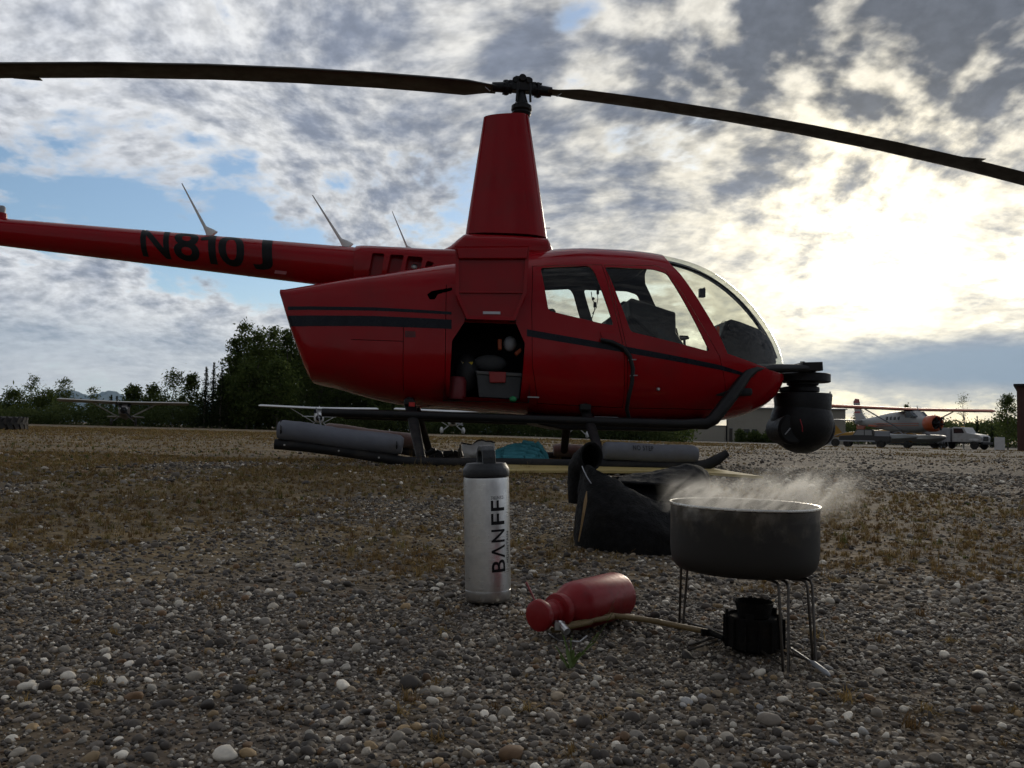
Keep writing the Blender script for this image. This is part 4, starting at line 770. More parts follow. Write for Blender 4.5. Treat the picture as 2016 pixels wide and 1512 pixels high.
WIN_R = rnd([(1064.5, 526), (1161, 522), (1170, 534), (1205, 643), (1186, 640), (1078, 614)], 7)
WIN_F = rnd([(1192, 524), (1290, 528), (1315, 536), (1395, 693), (1238, 655)], 7)
SHIELD = [(1312, 505), (1318, 522), (1332, 542), (1403, 665), (1419, 700), (1483, 719), (1545, 734), (1620, 734), (1620, 430), (1312, 430)]
BAY = [(884, 778), (890, 671), (917, 630), (1014, 634), (1033, 676), (1026, 786)]
DOOR_R = [(1049, 521), (1187, 518.5), (1226, 690), (1231, 803), (1060, 794), (1046, 720), (1045, 600)]
DOOR_F = [(1191, 518.5), (1296, 519), (1313, 526), (1416, 702), (1436, 775), (1426, 806), (1236, 803), (1231, 690)]

body = shell('fuselage_shell', 0.0, 0.022, [M['red'], M['dark_in']]); body.parent = heli
w_r = cutter(WIN_R, -0.57); w_f = cutter(WIN_F, -0.57); w_s = cutter(SHIELD, -0.42); bay = cutter(BAY, -0.62, -1.5, -0.30)
scoop = cutter([(841, 580), (850, 573), (890, 566), (890, 572), (862, 580), (856, 590), (846, 590)], -0.6, -1.5, -0.5)
seams = [cutter(q_, -0.60, -0.75, -0.45) for q_ in ([(690, 666.4), (795, 671.4), (795, 672.6), (690, 667.6)], [(794, 625), (795.2, 625), (793.2, 780), (792, 780)], [(878, 560), (879.2, 560), (876.2, 795), (875, 795)])]
boolean(body, [w_r, w_f, w_s, bay, scoop])
# the two near doors are lifted out of the skin, leaving their seams
d_r = cutter(DOOR_R, -0.58, -1.5, -0.02); d_f = cutter(DOOR_F, -0.58, -1.5, -0.02)
door_r = bpy.data.objects.new('cabin_door', body.data.copy()); link(door_r, heli); door_f = bpy.data.objects.new('cabin_door', body.data.copy()); link(door_f, heli)
d_r2 = cutter(grow(DOOR_R, -1.1), -0.58, -1.5, -0.02); d_f2 = cutter(grow(DOOR_F, -1.1), -0.58, -1.5, -0.02)
boolean(body, seams); boolean(door_r, [d_r2], 'INTERSECT'); boolean(door_f, [d_f2], 'INTERSECT'); boolean(body, [d_r, d_f])
for o in (body, door_r, door_f): smooth_mesh(o, 28)
# glazing from a slightly sunken thin skin
def skin_piece(name, cut, off, thick, m, parent, op='INTERSECT'):
    o = shell(name, off, thick, [m]); boolean(o, [cut], op); smooth_mesh(o, 28); o.parent = parent; return o
pane_n = cutter(grow(WIN_R, 2), -0.57, -1.5, 0.0); pane_n2 = cutter(grow(WIN_F, 2), -0.57, -1.5, 0.0); pane_b = cutter(grow(WIN_R, 2), -0.57, 0.0, 1.5); pane_b2 = cutter(grow(WIN_F, 2), -0.57, 0.0, 1.5)
def pane(name, cut, parent, off=-0.008):         # one sheet only
    o = body_loft(off).build(name, M['glass']); md = o.modifiers.new('solid', 'SOLIDIFY'); md.thickness = 0.004; md.offset = -1; apply_mods(o); boolean(o, [cut], 'INTERSECT'); smooth_mesh(o, 28)
    bm = bmesh.new(); bm.from_mesh(o.data); bm.normal_update()   # keep the outer sheet only
    def inward(f):
        c = f.calc_center_median(); x = c.x; zm = float(np.interp(x, bx_, bb_)) * 0.57 + float(np.interp(x, bx_, bt_)) * 0.43
        return f.normal.dot(Vector((max(x - bx_[18], 0) * 0.3, c.y, c.z - zm)).normalized()) < 0.12
    bmesh.ops.delete(bm, geom=[f for f in bm.faces if inward(f)], context='FACES'); bm.to_mesh(o.data); bm.free()
    o.parent = parent; return o
pane('window', pane_n, door_r); pane('window', pane_n2, door_f); pane('window', pane_b, heli); pane('window', pane_b2, heli)
shield_cut = cutter(grow(SHIELD, 1.5), -0.42); pane('windshield', shield_cut, heli, -0.004)
# stripes
ST1 = [(1037, 648.5), (1240, 684), (1419, 717.5), (1474, 733), (1500, 741), (1474, 739), (1419, 727), (1240, 696), (1037, 662)]
ST2 = [(560, 617), (580, 617.5), (740, 623), (889, 632), (889, 650), (740, 643), (580, 639), (560, 638.5)]
ST3 = [(560, 598.5), (577, 599), (740, 606), (889, 616.5), (889, 622), (740, 612.5), (577, 606), (560, 605.5)]
cut_st1 = cutter(ST1, -0.63, -1.5, 0.0)
skin_piece('stripe', cut_st1, 0.002, 0.004, M['navy'], heli)
cs2 = cutter(ST2, -0.55, -1.5, 0.0); cs3 = cutter(ST3, -0.55, -1.5, 0.0); skin_piece('stripe', cs2, 0.002, 0.004, M['navy'], heli); skin_piece('stripe', cs3, 0.002, 0.004, M['navy'], heli)
cp_ = cutter([(797, 651), (818, 652), (818, 664), (797, 663)], -0.62, -1.5, 0.0); skin_piece('placard', cp_, 0.002, 0.004, mat('dark_red_decal', (0.09, 0.006, 0.008), 0.4), heli)
kill(*seams); kill(w_r, w_f, w_s, bay, scoop, d_r, d_f, d_r2, d_f2, pane_n, pane_n2, pane_b, pane_b2, shield_cut, cut_st1, cs2, cs3, cp_)

def loft(stations, n=40, name='cowl', m=None, smooth=28, s_bot=0.0):
    xs = [H(r[0], r[1]).x for r in stations]; tz = [H(r[0], r[1]).z for r in stations]; bz = [H(r[0], r[2], s_bot).z for r in stations]
    X_ = np.linspace(xs[0], xs[-1], 40) if len(stations) > 2 else np.array(xs)
    X_ = np.unique(np.concatenate([X_, xs])); Tz = pchip(xs, tz, X_); Bz = pchip(xs, bz, X_); Ww = pchip(xs, [r[3] for r in stations], X_); E = np.interp(X_, xs, [r[4] for r in stations]); rings = []
    for k in range(len(X_)):
        zc_, hz = (Tz[k] + Bz[k]) / 2, (Tz[k] - Bz[k]) / 2; ring = []
        for j in range(n):
            a_ = 2 * math.pi * j / n; c_, s_ = math.cos(a_), math.sin(a_); ring.append((X_[k], math.copysign(abs(c_) ** (2 / E[k]), c_) * Ww[k], zc_ + math.copysign(abs(s_) ** (2 / E[k]), s_) * hz))
        rings.append(ring)
    return MB().rings(rings, True).build(name, m or M['red'], heli, smooth)
# upper cowl with its cooling louvres
cowl = loft([(703, 486, 572, .185, 2.4), (714, 486, 571, .20, 2.8), (780, 490.5, 572, .235, 3.2), (860, 496.5, 570, .275, 3.4), (960, 499, 570, .30, 3.4), (1052, 503, 570, .30, 3.4)], name='engine_cowl')
md = cowl.modifiers.new('solid', 'SOLIDIFY'); md.thickness = 0.02; md.offset = -1; cowl.data.materials.append(M['red']); md.material_offset = 1; apply_mods(cowl)
VENTS = [[(733, 497), (757, 499), (750, 547), (724, 547)], [(769, 501), (796, 503), (786, 542), (760, 541)], [(803, 505), (833, 508), (828, 534), (797, 535)], [(841, 515), (856, 520), (845, 531), (836, 531)]]
vc = [MB().prism(HP(rnd(v, 4, 3), -0.22), -0.6, -0.04, 'Y').build('cutter', M['red']) for v in VENTS]; boolean(cowl, vc); smooth_mesh(cowl, 28); kill(*vc)
eng = MB(); rr = random.Random(4)
eng.box(H(790, 530, 0.10), (0.5, 0.10, 0.12))
for k in range(7): eng.tube([H(730 + 16 * k, 512, 0.02), H(738 + 15 * k, 545, 0.0)], 0.008, 8)
eng.build('engine', M['blackp'], heli); MB().prism(HP([(716, 492), (868, 506), (868, 540), (716, 556)], -0.14), -0.145, -0.135).build('vent_baffle', M['red'], heli)
duct = MB(); duct.sphere(H(816, 526, -0.12), 0.05, 14, 10, (1.0, 0.6, 0.9)); duct.build('exhaust_duct', M['steel'], heli, 60)
# base of the mast and its fairing
loft([(858, 497.5, 520, .06, 2.2), (885, 487, 522, .13, 2.4), (905, 472, 522, .19, 2.8), (917, 465.5, 524, .215, 3.0), (1000, 469, 524, .23, 3.2), (1074, 474, 524, .20, 3.0), (1081, 484, 524, .17, 2.6), (1089, 499, 522, .10, 2.2)], name='mast_base')
fair = MB(); rings = []
for k in range(9):
    u = k / 8; xl = H(916 + (952 - 916) * u, 463 + (230 - 463) * u).x; xr = H(1077 + (1041 - 1077) * u, 472 + (231 - 472) * u).x; zl = H(916, 463 + (230 - 463) * u).z; zr = H(1077, 472 + (231 - 472) * u).z
    wv_ = 0.175 + (0.095 - 0.175) * u; ring = []
    for j in range(44):
        a_ = 2 * math.pi * j / 44; c_, s_ = math.cos(a_), math.sin(a_); q = (1 + math.copysign(abs(c_) ** (2 / 3.4), c_)) / 2
        ring.append((xl + (xr - xl) * q, math.copysign(abs(s_) ** (2 / 2.2), s_) * wv_ * (0.70 + 0.55 * q - 0.25 * q * q), zl + (zr - zl) * q))
    rings.append(ring)
u0 = rings[-1]; cx0 = sum(v[0] for v in u0) / 44; rings.append([(cx0 + (v[0] - cx0) * 0.86, v[1] * 0.72, v[2] + 0.012) for v in u0])
fair.rings(rings, True).build('mast_fairing', M['red'], heli, 35)
pt = MB(); pt.tube([H(1074, 449), H(1083, 449)], 0.004, 6).build('pitot_tube', M['steel'], heli)

# tail boom
b0t, b0b, b1t, b1b = H(706, 488), H(706, 570), H(0, 430), H(0, 483.5)
def boom_at(x):
    u = (x - b0t.x) / (b1t.x - b0t.x); zt = b0t.z + (b1t.z - b0t.z) * u; zb = b0b.z + (b1b.z - b0b.z) * u; return (zt + zb) / 2, (zt - zb) / 2
bm_ = MB(); rings = []
for x in np.linspace(b0t.x + 0.05, -5.7, 24):
    zc_, rad = boom_at(x); rings.append([(x, rad * math.cos(2 * math.pi * k / 40), zc_ + rad * math.sin(2 * math.pi * k / 40)) for k in range(40)])
bm_.rings(rings, True).build('tail_boom', M['red'], heli, 40)
for x in (b0t.x - 0.9, b0t.x - 1.75, b0t.x - 2.6):           # seams between the rolled sheets
    zc_, rad = boom_at(x); MB().lathe([(rad * 0.98, -0.006), (rad + 0.0012, -0.006), (rad + 0.0012, 0.006), (rad * 0.98, 0.006)], 40, (x, 0, zc_), 'X').build('rivet_band', M['red'], heli, 40)
tf = MB(); zt, rt = boom_at(-5.6)
tf.prism([(-5.35, zt + 0.05), (-5.75, zt + 0.05), (-6.15, zt + 0.75), (-5.85, zt + 0.78)], -0.02, 0.02).build('upper_fin', M['red'], heli, None, bevel=0.008)
MB().prism([(-5.35, zt - 0.05), (-5.75, zt - 0.05), (-5.95, zt - 0.62), (-5.75, zt - 0.64)], -0.02, 0.02).build('lower_fin', M['red'], heli, None, bevel=0.008)
MB().box((-5.3, 0.55, zt), (0.30, 1.1, 0.03)).build('stabilizer', M['red'], heli, None, bevel=0.01)
tr_ = MB(); tr_.lathe([(0.05, 0.08), (0.05, 0.30), (0.03, 0.32)], 16, (-5.72, 0, zt), 'Y'); tr_.box((-5.72, 0.30, zt), (0.10, 0.02, 1.45), Matrix.Rotation(0.5, 3, 'Y')); tr_.build('tail_rotor', M['blade'], heli)
sb = H(3, 425); zt, rt = boom_at(sb.x)
MB().lathe([(0.045, 0.0), (0.04, 0.05), (0.035, 0.055)], 16, (sb.x, 0, zt + rt - 0.01)).build('beacon_base', M['red'], heli, 30)
MB().lathe([(0.028, 0.055), (0.028, 0.10), (0.018, 0.115)], 16, (sb.x, 0, zt + rt - 0.01)).build('beacon', M['grey'], heli, 40)
# whip aerials
for tip_, base_, r0_ in (((358, 361), (411, 461), 0.013), ((615, 384), (679, 485), 0.013), ((772, 416), (805, 495), 0.008)):
    a_, b_ = H(*tip_), H(*base_); m_ = a_.lerp(b_, 0.86); c_ = b_ + Vector((0.03, 0, -0.01))
    MB().tube([a_, a_.lerp(b_, 0.5), m_, b_ + Vector((0.01, 0, 0.015)), c_], [r0_ * 0.35, r0_ * 0.7, r0_ * 1.05, r0_ * 3.0, r0_ * 4.2], 10, flat=0.45, up=(1, 0, 0)).build('aerial', M['white'], heli, 50)

# ------------------------------------------------------------------ lettering
def text_mesh(body_, size=1.0, bold=0.0, spacing=1.0):
    cu = bpy.data.curves.new('lettering', 'FONT'); cu.body = body_; cu.size = size; cu.offset = bold; cu.space_character = spacing; cu.resolution_u = 6
    o = bpy.data.objects.new('lettering', cu); COL.objects.link(o); dg = bpy.context.evaluated_depsgraph_get(); dg.update()
    me = bpy.data.meshes.new_from_object(o.evaluated_get(dg)); bpy.data.objects.remove(o); bpy.data.curves.remove(cu); return me
def slice_mesh(me, axis, step):
    bm = bmesh.new(); bm.from_mesh(me); lo = min(v.co[axis] for v in bm.verts); hi = max(v.co[axis] for v in bm.verts); no = [0, 0, 0]; no[axis] = 1; c_ = lo + step
    while c_ < hi:
        p = [0, 0, 0]; p[axis] = c_; bmesh.ops.bisect_plane(bm, geom=bm.verts[:] + bm.edges[:] + bm.faces[:], plane_co=p, plane_no=no); c_ += step
    bmesh.ops.triangulate(bm, faces=bm.faces[:]); bm.to_mesh(me); bm.free(); return me
def fit(me):                                    # to the unit box
    vs_ = [v.co for v in me.vertices]; x0, x1 = min(v.x for v in vs_), max(v.x for v in vs_); y0, y1 = min(v.y for v in vs_), max(v.y for v in vs_)
    for v in me.vertices: v.co = ((v.co.x - x0) / (x1 - x0), (v.co.y - y0) / (y1 - y0), 0)
    return (x1 - x0) / (y1 - y0)
xa, xb = H(276, 480, -0.13).x, H(537, 505, -0.13).x
letters = [('N', 276, 332), ('8', 342, 392), ('1', 396, 425), ('0', 431, 482), ('J', 497, 537)]
for ch, p0, p1 in letters:
    if ch == '1':
        me_ = bpy.data.meshes.new('lettering'); me_.from_pydata([(0.50, 0, 0), (1, 0, 0), (1, 1, 0), (0.55, 1, 0), (0.50, 0.90, 0), (0.0, 0.78, 0), (0.0, 0.66, 0), (0.50, 0.70, 0)], [], [(0, 1, 2, 3, 4, 7), (4, 5, 6, 7)])
    else: me_ = text_mesh(ch, 1.0, 0.022)
    slice_mesh(me_, 1, 0.05); fit(me_); x0_, x1_ = H(p0, 485, -0.13).x, H(p1, 500, -0.13).x
    for v in me_.vertices:
        x = x0_ + (x1_ - x0_) * v.co.x + 0.035 * (0.5 - v.co.y); zc_, rad = boom_at(x); an_ = R(-44 + 112 * v.co.y)
        v.co = (x, -(rad + 0.0018) * math.cos(an_), zc_ + (rad + 0.0018) * math.sin(an_))
    me_.materials.append(M['text']); link(bpy.data.objects.new('letter', me_), heli)
zc_, rad = boom_at(H(553, 537, -0.12).x); q_ = H(553, 537, -0.13)
MB().box((q_.x, -rad * 0.87, q_.z), (0.095, 0.004, 0.032), Matrix.Rotation(-0.45, 3, 'X') @ Matrix.Rotation(0.08, 3, 'Y')).build('data_plate', mat('plate_red', (0.24, 0.05, 0.05), 0.4), heli)
# ------------------------------------------------------------------ helicopter: bay, doors, cabin
inb = MB(); q = [H(x, y, -0.60) for x, y in ((872, 800), (872, 618), (1046, 618), (1046, 800))]; x0, x1 = q[0].x, q[2].x; z0, z1 = H(950, 790, -0.60).z, q[1].z + 0.02; yb = 0.10
inb.add([(x0, yb, z0), (x1, yb, z0), (x1, yb, z1), (x0, yb, z1), (x0, -0.60, z0), (x1, -0.60, z0), (x1, -0.56, z1), (x0, -0.56, z1)], [(0, 1, 2, 3), (4, 5, 1, 0), (3, 2, 6, 7), (4, 0, 3, 7), (5, 6, 2, 1)])
inb.build('baggage_bay', M['dark_in'], heli, None, fix=False)
lip = MB(); lip.box(H(965, 634, -0.585), (0.40, 0.03, 0.02)); lip.build('bay_lip', M['red'], heli)
# the bay door swung up over its hinge, inner face towards the camera
DO = [(919, 629), (897, 580), (896, 487), (1042, 486), (1036, 578), (1013, 632)]
dp = HP(DO, -0.70); dn = len(dp)
bd = MB().prism(dp, -0.705, -0.690, 'Y').build('bay_door', M['red'], heli, None, bevel=0.003)
rim = MB(); ring_o = HP(DO, -0.70); ring_i = HP(grow(DO, -7), -0.70)
for i in range(dn):
    j = (i + 1) % dn; rim.add([(ring_o[i][0], -0.7065, ring_o[i][1]), (ring_o[j][0], -0.7065, ring_o[j][1]), (ring_i[j][0], -0.7065, ring_i[j][1]), (ring_i[i][0], -0.7065, ring_i[i][1]),
                               (ring_o[i][0], -0.732, ring_o[i][1]), (ring_o[j][0], -0.732, ring_o[j][1]), (ring_i[j][0], -0.726, ring_i[j][1]), (ring_i[i][0], -0.726, ring_i[i][1])],
                              [(4, 5, 6, 7), (0, 1, 5, 4), (3, 7, 6, 2)])
rim.build('door_flange', M['red'], bd)
tp = HP([(899, 489), (1040, 488), (1036, 510), (903, 510)], -0.72)
MB().prism(tp, -0.745, -0.7065).build('door_sill', M['red'], bd, None, bevel=0.006)
tp = HP([(903, 573), (1032, 574), (1031, 578), (904, 577)], -0.71); MB().prism(tp, -0.722, -0.7065).build('door_crease', M['red'], bd, None, bevel=0.003)
tp = HP([(951, 613), (985, 613.5), (985, 618.5), (951, 618)], -0.71); MB().prism(tp, -0.710, -0.7065).build('placard', mat('placard_white', (0.55, 0.55, 0.60), 0.4), bd)
for x, y in ((921, 628), (1010, 631)): MB().tube([H(x - 6, y, -0.66), H(x + 6, y, -0.66)], 0.010, 8).build('hinge', M['black'], bd)

# cabin: headlining, floor, seats, console, controls
def hprism(name, pts, s, y0, y1, m, parent=heli, bev=0.02):
    return MB().prism(HP(pts, s), y0, y1).build(name, m, parent, None, bevel=bev)
hprism('rear_bulkhead', [(1036, 560), (1056, 560), (1056, 770), (1036, 770)], 0.0, -0.47, 0.47, M['dark_in'])
hprism('cabin_floor', [(1046, 760), (1440, 770), (1440, 784), (1046, 790)], 0.0, -0.52, 0.52, M['dark_in'])
sp = hprism('front_seat', [(1222, 602), (1228, 598), (1300, 622), (1311, 625), (1312, 664), (1330, 690), (1330, 700), (1290, 690), (1226, 634)], -0.1, -0.42, -0.02, M['seat'])
hprism('front_seat', [(1214, 602), (1220, 598), (1262, 612), (1300, 650), (1318, 684), (1318, 700), (1270, 680), (1216, 634)], 0.25, 0.06, 0.46, M['seat'])
hprism('rear_seat', [(1180, 640), (1190, 632), (1204, 628), (1215, 640), (1215, 700), (1180, 700)], -0.1, -0.44, -0.04, M['seat'])
hprism('rear_seat', [(1060, 630), (1074, 628), (1100, 690), (1190, 705), (1190, 760), (1060, 760)], 0.2, -0.46, 0.46, M['seat'])
hprism('seat_base', [(1230, 690), (1370, 705), (1360, 770), (1220, 770)], 0.0, -0.46, 0.46, M['dark_in'])
cy = MB(); cy.tube([H(1375, 740, 0.0), H(1345, 700, 0.0), H(1338, 676, 0.0), H(1333, 664, -0.05)], 0.016, 10); cy.tube([H(1333, 664, -0.05), H(1329, 648, -0.10)], 0.017, 10); cy.tube([H(1338, 668, -0.02), H(1354, 665, 0.1)], 0.015, 10); cy.tube([H(1348, 684, 0.1), H(1347, 664, 0.1)], 0.012, 8)
cy.box(H(1346, 664, 0.08), (0.07, 0.03, 0.028)); cy.build('cyclic_stick', M['blackp'], heli, 40)
con = hprism('instrument_console', [(1404, 704), (1404, 668), (1414, 640), (1424, 634), (1442, 639), (1478, 653), (1494, 666), (1506, 694), (1512, 716), (1500, 745), (1420, 745)], 0.0, -0.20, 0.20, M['blackp'], bev=0.012)
MB().lathe([(0.035, -0.02), (0.035, 0.02), (0.03, 0.026)], 20, tuple(H(1441, 645, -0.24)), 'Y').build('gauge', M['blackp'], con, 40)
MB().box(H(1413, 651, -0.22), (0.02, 0.03, 0.07)).build('orange_latch', mat('orange_plastic', (0.65, 0.09, 0.02), 0.5), con)
MB().tube([H(1416, 640, -0.22), H(1424, 632, -0.22), H(1434, 633, -0.22), H(1441, 641, -0.22)], 0.0025, 6).build('cable', M['blackp'], con)
hprism('footwell_lining', [(1408, 712), (1420, 702), (1485, 722), (1527, 738), (1520, 760), (1430, 770)], -0.1, -0.26, 0.26, M['blackp'])
# centre bow of the windshield, compass, upper frame
def top_at(x): return float(pchip(bx_, bt_, np.array([x]))[0])
bow = MB(); bx0, bx1 = H(1300, 512).x, H(1527, 720).x; pts = []
for u in np.linspace(0, 1, 22): x = bx0 + (bx1 - bx0) * u; pts.append((x, 0, top_at(x) - 0.018))
bow.tube(pts, 0.020, 8, flat=0.6).build('windshield_bow', M['blackp'], heli, 50)
cps = MB(); cps.box(H(1382, 577, 0.0), (0.05, 0.05, 0.075)); cps.tube([H(1382, 570, 0), H(1388, 566, 0)], 0.006, 6); cps.build('compass', M['blackp'], heli, None, bevel=0.008)
hprism('headlining', [(1055, 531), (1130, 527), (1270, 530), (1262, 534), (1190, 546), (1060, 550)], 0.0, -0.40, 0.40, M['dark_in'])
hs = MB(); hs.tube([H(1164, 575, 0.40), H(1166, 590, 0.38), H(1172, 598, 0.38), H(1170, 612, 0.38), H(1165, 628, 0.38)], 0.004, 6); hs.tube([H(1176, 572, 0.38), H(1177, 588, 0.38), H(1174, 606, 0.38), H(1166, 618, 0.38)], 0.003, 6)
hs.sphere(H(1168, 588, 0.38), 0.014, 10, 8); hs.box(H(1171, 600, 0.38), (0.022, 0.03, 0.045)); hs.box(H(1177, 575, 0.38), (0.02, 0.03, 0.04)); hs.build('headset', M['blackp'], heli)
# handles and small fittings on the near skin
for x, y in ((1091, 629), (1265, 672)):
    hh = MB(); hh.box(H(x, y, -0.605), (0.012, 0.02, 0.03)); hh.box(H(x + 3, y + 2, -0.612), (0.03, 0.015, 0.010)); hh.build('door_latch', M['black'], door_r if x < 1200 else door_f)
MB().lathe([(0.010, -0.012), (0.014, 0.0), (0.010, 0.006)], 12, tuple(H(1252, 673, -0.612)), 'Y').build('door_lock', M['steel'], door_f, 40)
MB().lathe([(0.010, -0.012), (0.016, 0.0), (0.010, 0.006)], 12, tuple(H(1296, 766, -0.62)), 'Y').build('static_port', M['steel'], heli, 40)
MB().box(H(1050, 782, -0.595), (0.09, 0.012, 0.010)).build('door_step_plate', M['grey'], heli)
hn = HP(rnd([(1180, 652), (1212, 656), (1220, 676), (1186, 670)], 4, 3), -0.635)
MB().prism(hn, -0.650, -0.63).build('door_handle', M['red'], door_r, None, bevel=0.004)
MB().tube([H(1182, 669, -0.66), H(1205, 674, -0.67), H(1226, 684, -0.67), H(1240, 702, -0.67), H(1246, 726, -0.67), H(1244, 755, -0.67), H(1237, 785, -0.66), H(1234, 806, -0.62), H(1238, 822, -0.58)], [.016, .018, .018, .018, .017, .016, .016, .016, .015], 8).build('cable_bundle', M['blackp'], heli, 50)
for x, y in ((1243, 709), (1246, 740)): MB().tube([H(x - 6, y, -0.672), H(x + 6, y - 1, -0.690), H(x + 9, y - 1, -0.67)], 0.004, 6).build('cable_tie', M['grey'], heli)

# ------------------------------------------------------------------ rotor
zh = H(1015, 168).z
hub = MB(); hub.lathe([(0.028, H(1012, 232).z), (0.028, zh + 0.02)], 18, (0, 0, 0)); hub.build('mast_shaft', M['black'], heli, 40)
sw = MB(); za = H(1012, 228).z
sw.lathe([(0.075, za), (0.085, za + 0.02), (0.078, za + 0.035), (0.090, za + 0.05), (0.088, za + 0.085), (0.060, za + 0.105), (0.045, za + 0.15), (0.032, za + 0.20)], 28); sw.build('swashplate', M['black'], heli, 35)
hb = MB(); BY = R(4.5)
rot = Matrix.Rotation(BY, 3, 'Z')
def rb(v): return rot @ Vector(v)
hb.box(rb((0, 0, zh - 0.015)), (0.24, 0.085, 0.085), rot.to_3x3()); hb.box(rb((0.0, 0, zh + 0.035)), (0.13, 0.075, 0.07), rot); hb.lathe([(0.032, -0.06), (0.038, 0), (0.032, 0.06)], 18, (0.0, 0, zh + 0.05), 'Y')
for sx in (-1, 1): hb.lathe([(0.028, -0.055), (0.028, 0.055)], 16, (sx * 0.06, 0, zh + 0.03), 'Y')
hb.build('rotor_hub', M['black'], heli, 35, bevel=0.006)
for sx in (-1, 1):
    zg = zh - 0.028
    cf = MB(); cf.tube([rb((sx * 0.09, 0, zg)), rb((sx * 0.125, 0, zg)), rb((sx * 0.128, 0, zg)), rb((sx * 0.15, 0, zg)), rb((sx * 0.153, 0, zg)), rb((sx * 0.26, 0, zg - 0.006))], [0.05, 0.05, 0.066, 0.066, 0.045, 0.040], 18)
    for k in range(6):
        a_ = 2 * math.pi * (k + 0.3) / 6; cf.tube([rb((sx * 0.115, 0.058 * math.cos(a_), zg + 0.058 * math.sin(a_))), rb((sx * 0.165, 0.058 * math.cos(a_), zg + 0.058 * math.sin(a_)))], 0.010, 6)
    cf.build('blade_grip', M['black'], heli, 35)
    MB().tube([rb((sx * 0.06, -0.10, za + 0.09)), rb((sx * 0.05, -0.11, zh - 0.02))], 0.010, 8).build('pitch_link', M['black'], heli)
    bl = MB(); rings = []; teeter = -0.0214 * sx; kk = 0.01552
    AF = [(0.0, 0.0), (0.03, 0.045), (0.12, 0.075), (0.3, 0.085), (0.6, 0.05), (1.0, 0.004), (1.0, -0.004), (0.6, -0.03), (0.3, -0.04), (0.12, -0.04), (0.03, -0.028)]
    for s_, ch in ((0.22, 0.15), (0.30, 0.16), (0.48, 0.262), (0.75, 0.262), (1.2, 0.262), (1.9, 0.262), (2.6, 0.262), (3.4, 0.262), (4.2, 0.262), (4.55, 0.262), (4.9, 0.262), (5.03, 0.24)):
        z_ = zh - 0.040 + teeter * s_ - kk * s_ * s_; pit = R(5 - 0.9 * s_); ring = []
        for c_, t_ in AF:
            yy = (0.28 - c_) * ch * sx; zz = t_ * ch * 1.2; ring.append(rb((sx * s_, yy * math.cos(pit) , z_ + zz + (0.28 - c_) * ch * math.sin(pit))))
        rings.append(ring if sx > 0 else ring)
    bo = bl.rings(rings, True).build('rotor_blade', M['blade'], heli, 50)
    tb = MB(); s_ = 4.15 if sx > 0 else 4.05; z_ = zh - 0.040 + teeter * s_ - kk * s_ * s_; tb.box(rb((sx * s_, -0.19 * sx, z_ - 0.004)), (0.22, 0.06, 0.006), rot); tb.build('trim_tab', M['blade'], bo)
    MB().tube([rb((sx * 0.29, -0.08, zh - 0.105)), rb((sx * 0.33, -0.085, zh - 0.075))], 0.004, 6).build('droop_tusk', M['steel'], heli)

# ------------------------------------------------------------------ camera ball and its mount
for sgn in (-1, 1):
    S = lambda x, y, s: (lambda v: Vector((v.x, sgn * abs(s), v.z)))(H(x, y, -abs(s)))
    rail = MB(); rail.tube([S(634, 812, .64), S(800, 817, .64), S(1100, 827, .64), S(1340, 835, .64), S(1390, 834, .64), S(1404, 826, .64), S(1440, 780, .58), S(1470, 737, .51), S(1484, 727, .47), S(1500, 725, .43), S(1545, 725, .32), S(1592, 725, .22)],
                           [.032, .032, .033, .038, .047, .050, .050, .046, .042, .037, .035, .034], 14); rail.build('mount_rail', M['black'], heli, 50)
def gl(x, y): return H(x, y, 0.0)
def disc(xc, y0, y1, rpx, parent, name='gimbal_plate', m='blackp', n=40, prof=None):
    c0, c1 = gl(xc, y1), gl(xc, y0); r_ = gl(xc + rpx, y0).x - gl(xc, y0).x
    return MB().lathe([(r_ * 0.96, c0.z), (r_, c0.z + 0.006), (r_, c1.z - 0.006), (r_ * 0.96, c1.z)], n, (c0.x, 0, 0)).build(name, M[m], parent, 40)
hprism('mount_head', [(1556, 718), (1594, 717), (1595, 734), (1556, 734)], 0.0, -0.26, 0.26, M['black'], bev=0.006)
MB().lathe([(0.02, 0), (0.02, 0.025)], 12, tuple(gl(1580, 717) - Vector((0, 0, 0.002)))).build('mount_bolt', M['black'], heli, 30)
gim = disc(1585, 736, 753, 46, heli, 'gimbal_damper'); disc(1578, 731, 738, 26, gim, 'gimbal_collar'); disc(1580, 752, 759, 29, gim, 'gimbal_collar'); disc(1580, 759, 774, 26, gim, 'gimbal_neck'); disc(1582, 762, 772, 29, gim, 'gimbal_collar')
MB().tube([gl(1523, 769), gl(1534, 769), gl(1536, 768), gl(1546, 767), gl(1556, 766)], [0.010, 0.012, 0.022, 0.026, 0.026], 12).build('gimbal_strut', M['black'], heli, 40)
MB().tube([gl(1518, 770), gl(1536, 768)], 0.007, 8).build('gimbal_cable', M['black'], heli)
MB().tube([gl(1531, 746), gl(1545, 746)], 0.038, 12).build('mount_pin', M['black'], heli, 40)
c_ = gl(1580, 832); rb_ = gl(1580 + 52, 832).x - c_.x
yk = MB(); yk.lathe([(rb_ * 0.97, gl(1580, 830).z), (rb_ * 1.0, gl(1580, 800).z), (rb_ * 1.03, gl(1580, 778).z), (rb_ * 1.0, gl(1580, 775).z)], 48, (c_.x, 0, 0)); yk.build('gimbal_yoke', M['blackp'], heli, 40)
bl_ = MB(); bl_.sphere(gl(1578, 832), gl(1578, 832).z - gl(1578, 893).z, 48, 28, (0.98, 0.98, 1.0)); ball = bl_.build('camera_ball', M['blackp'], heli, 60)
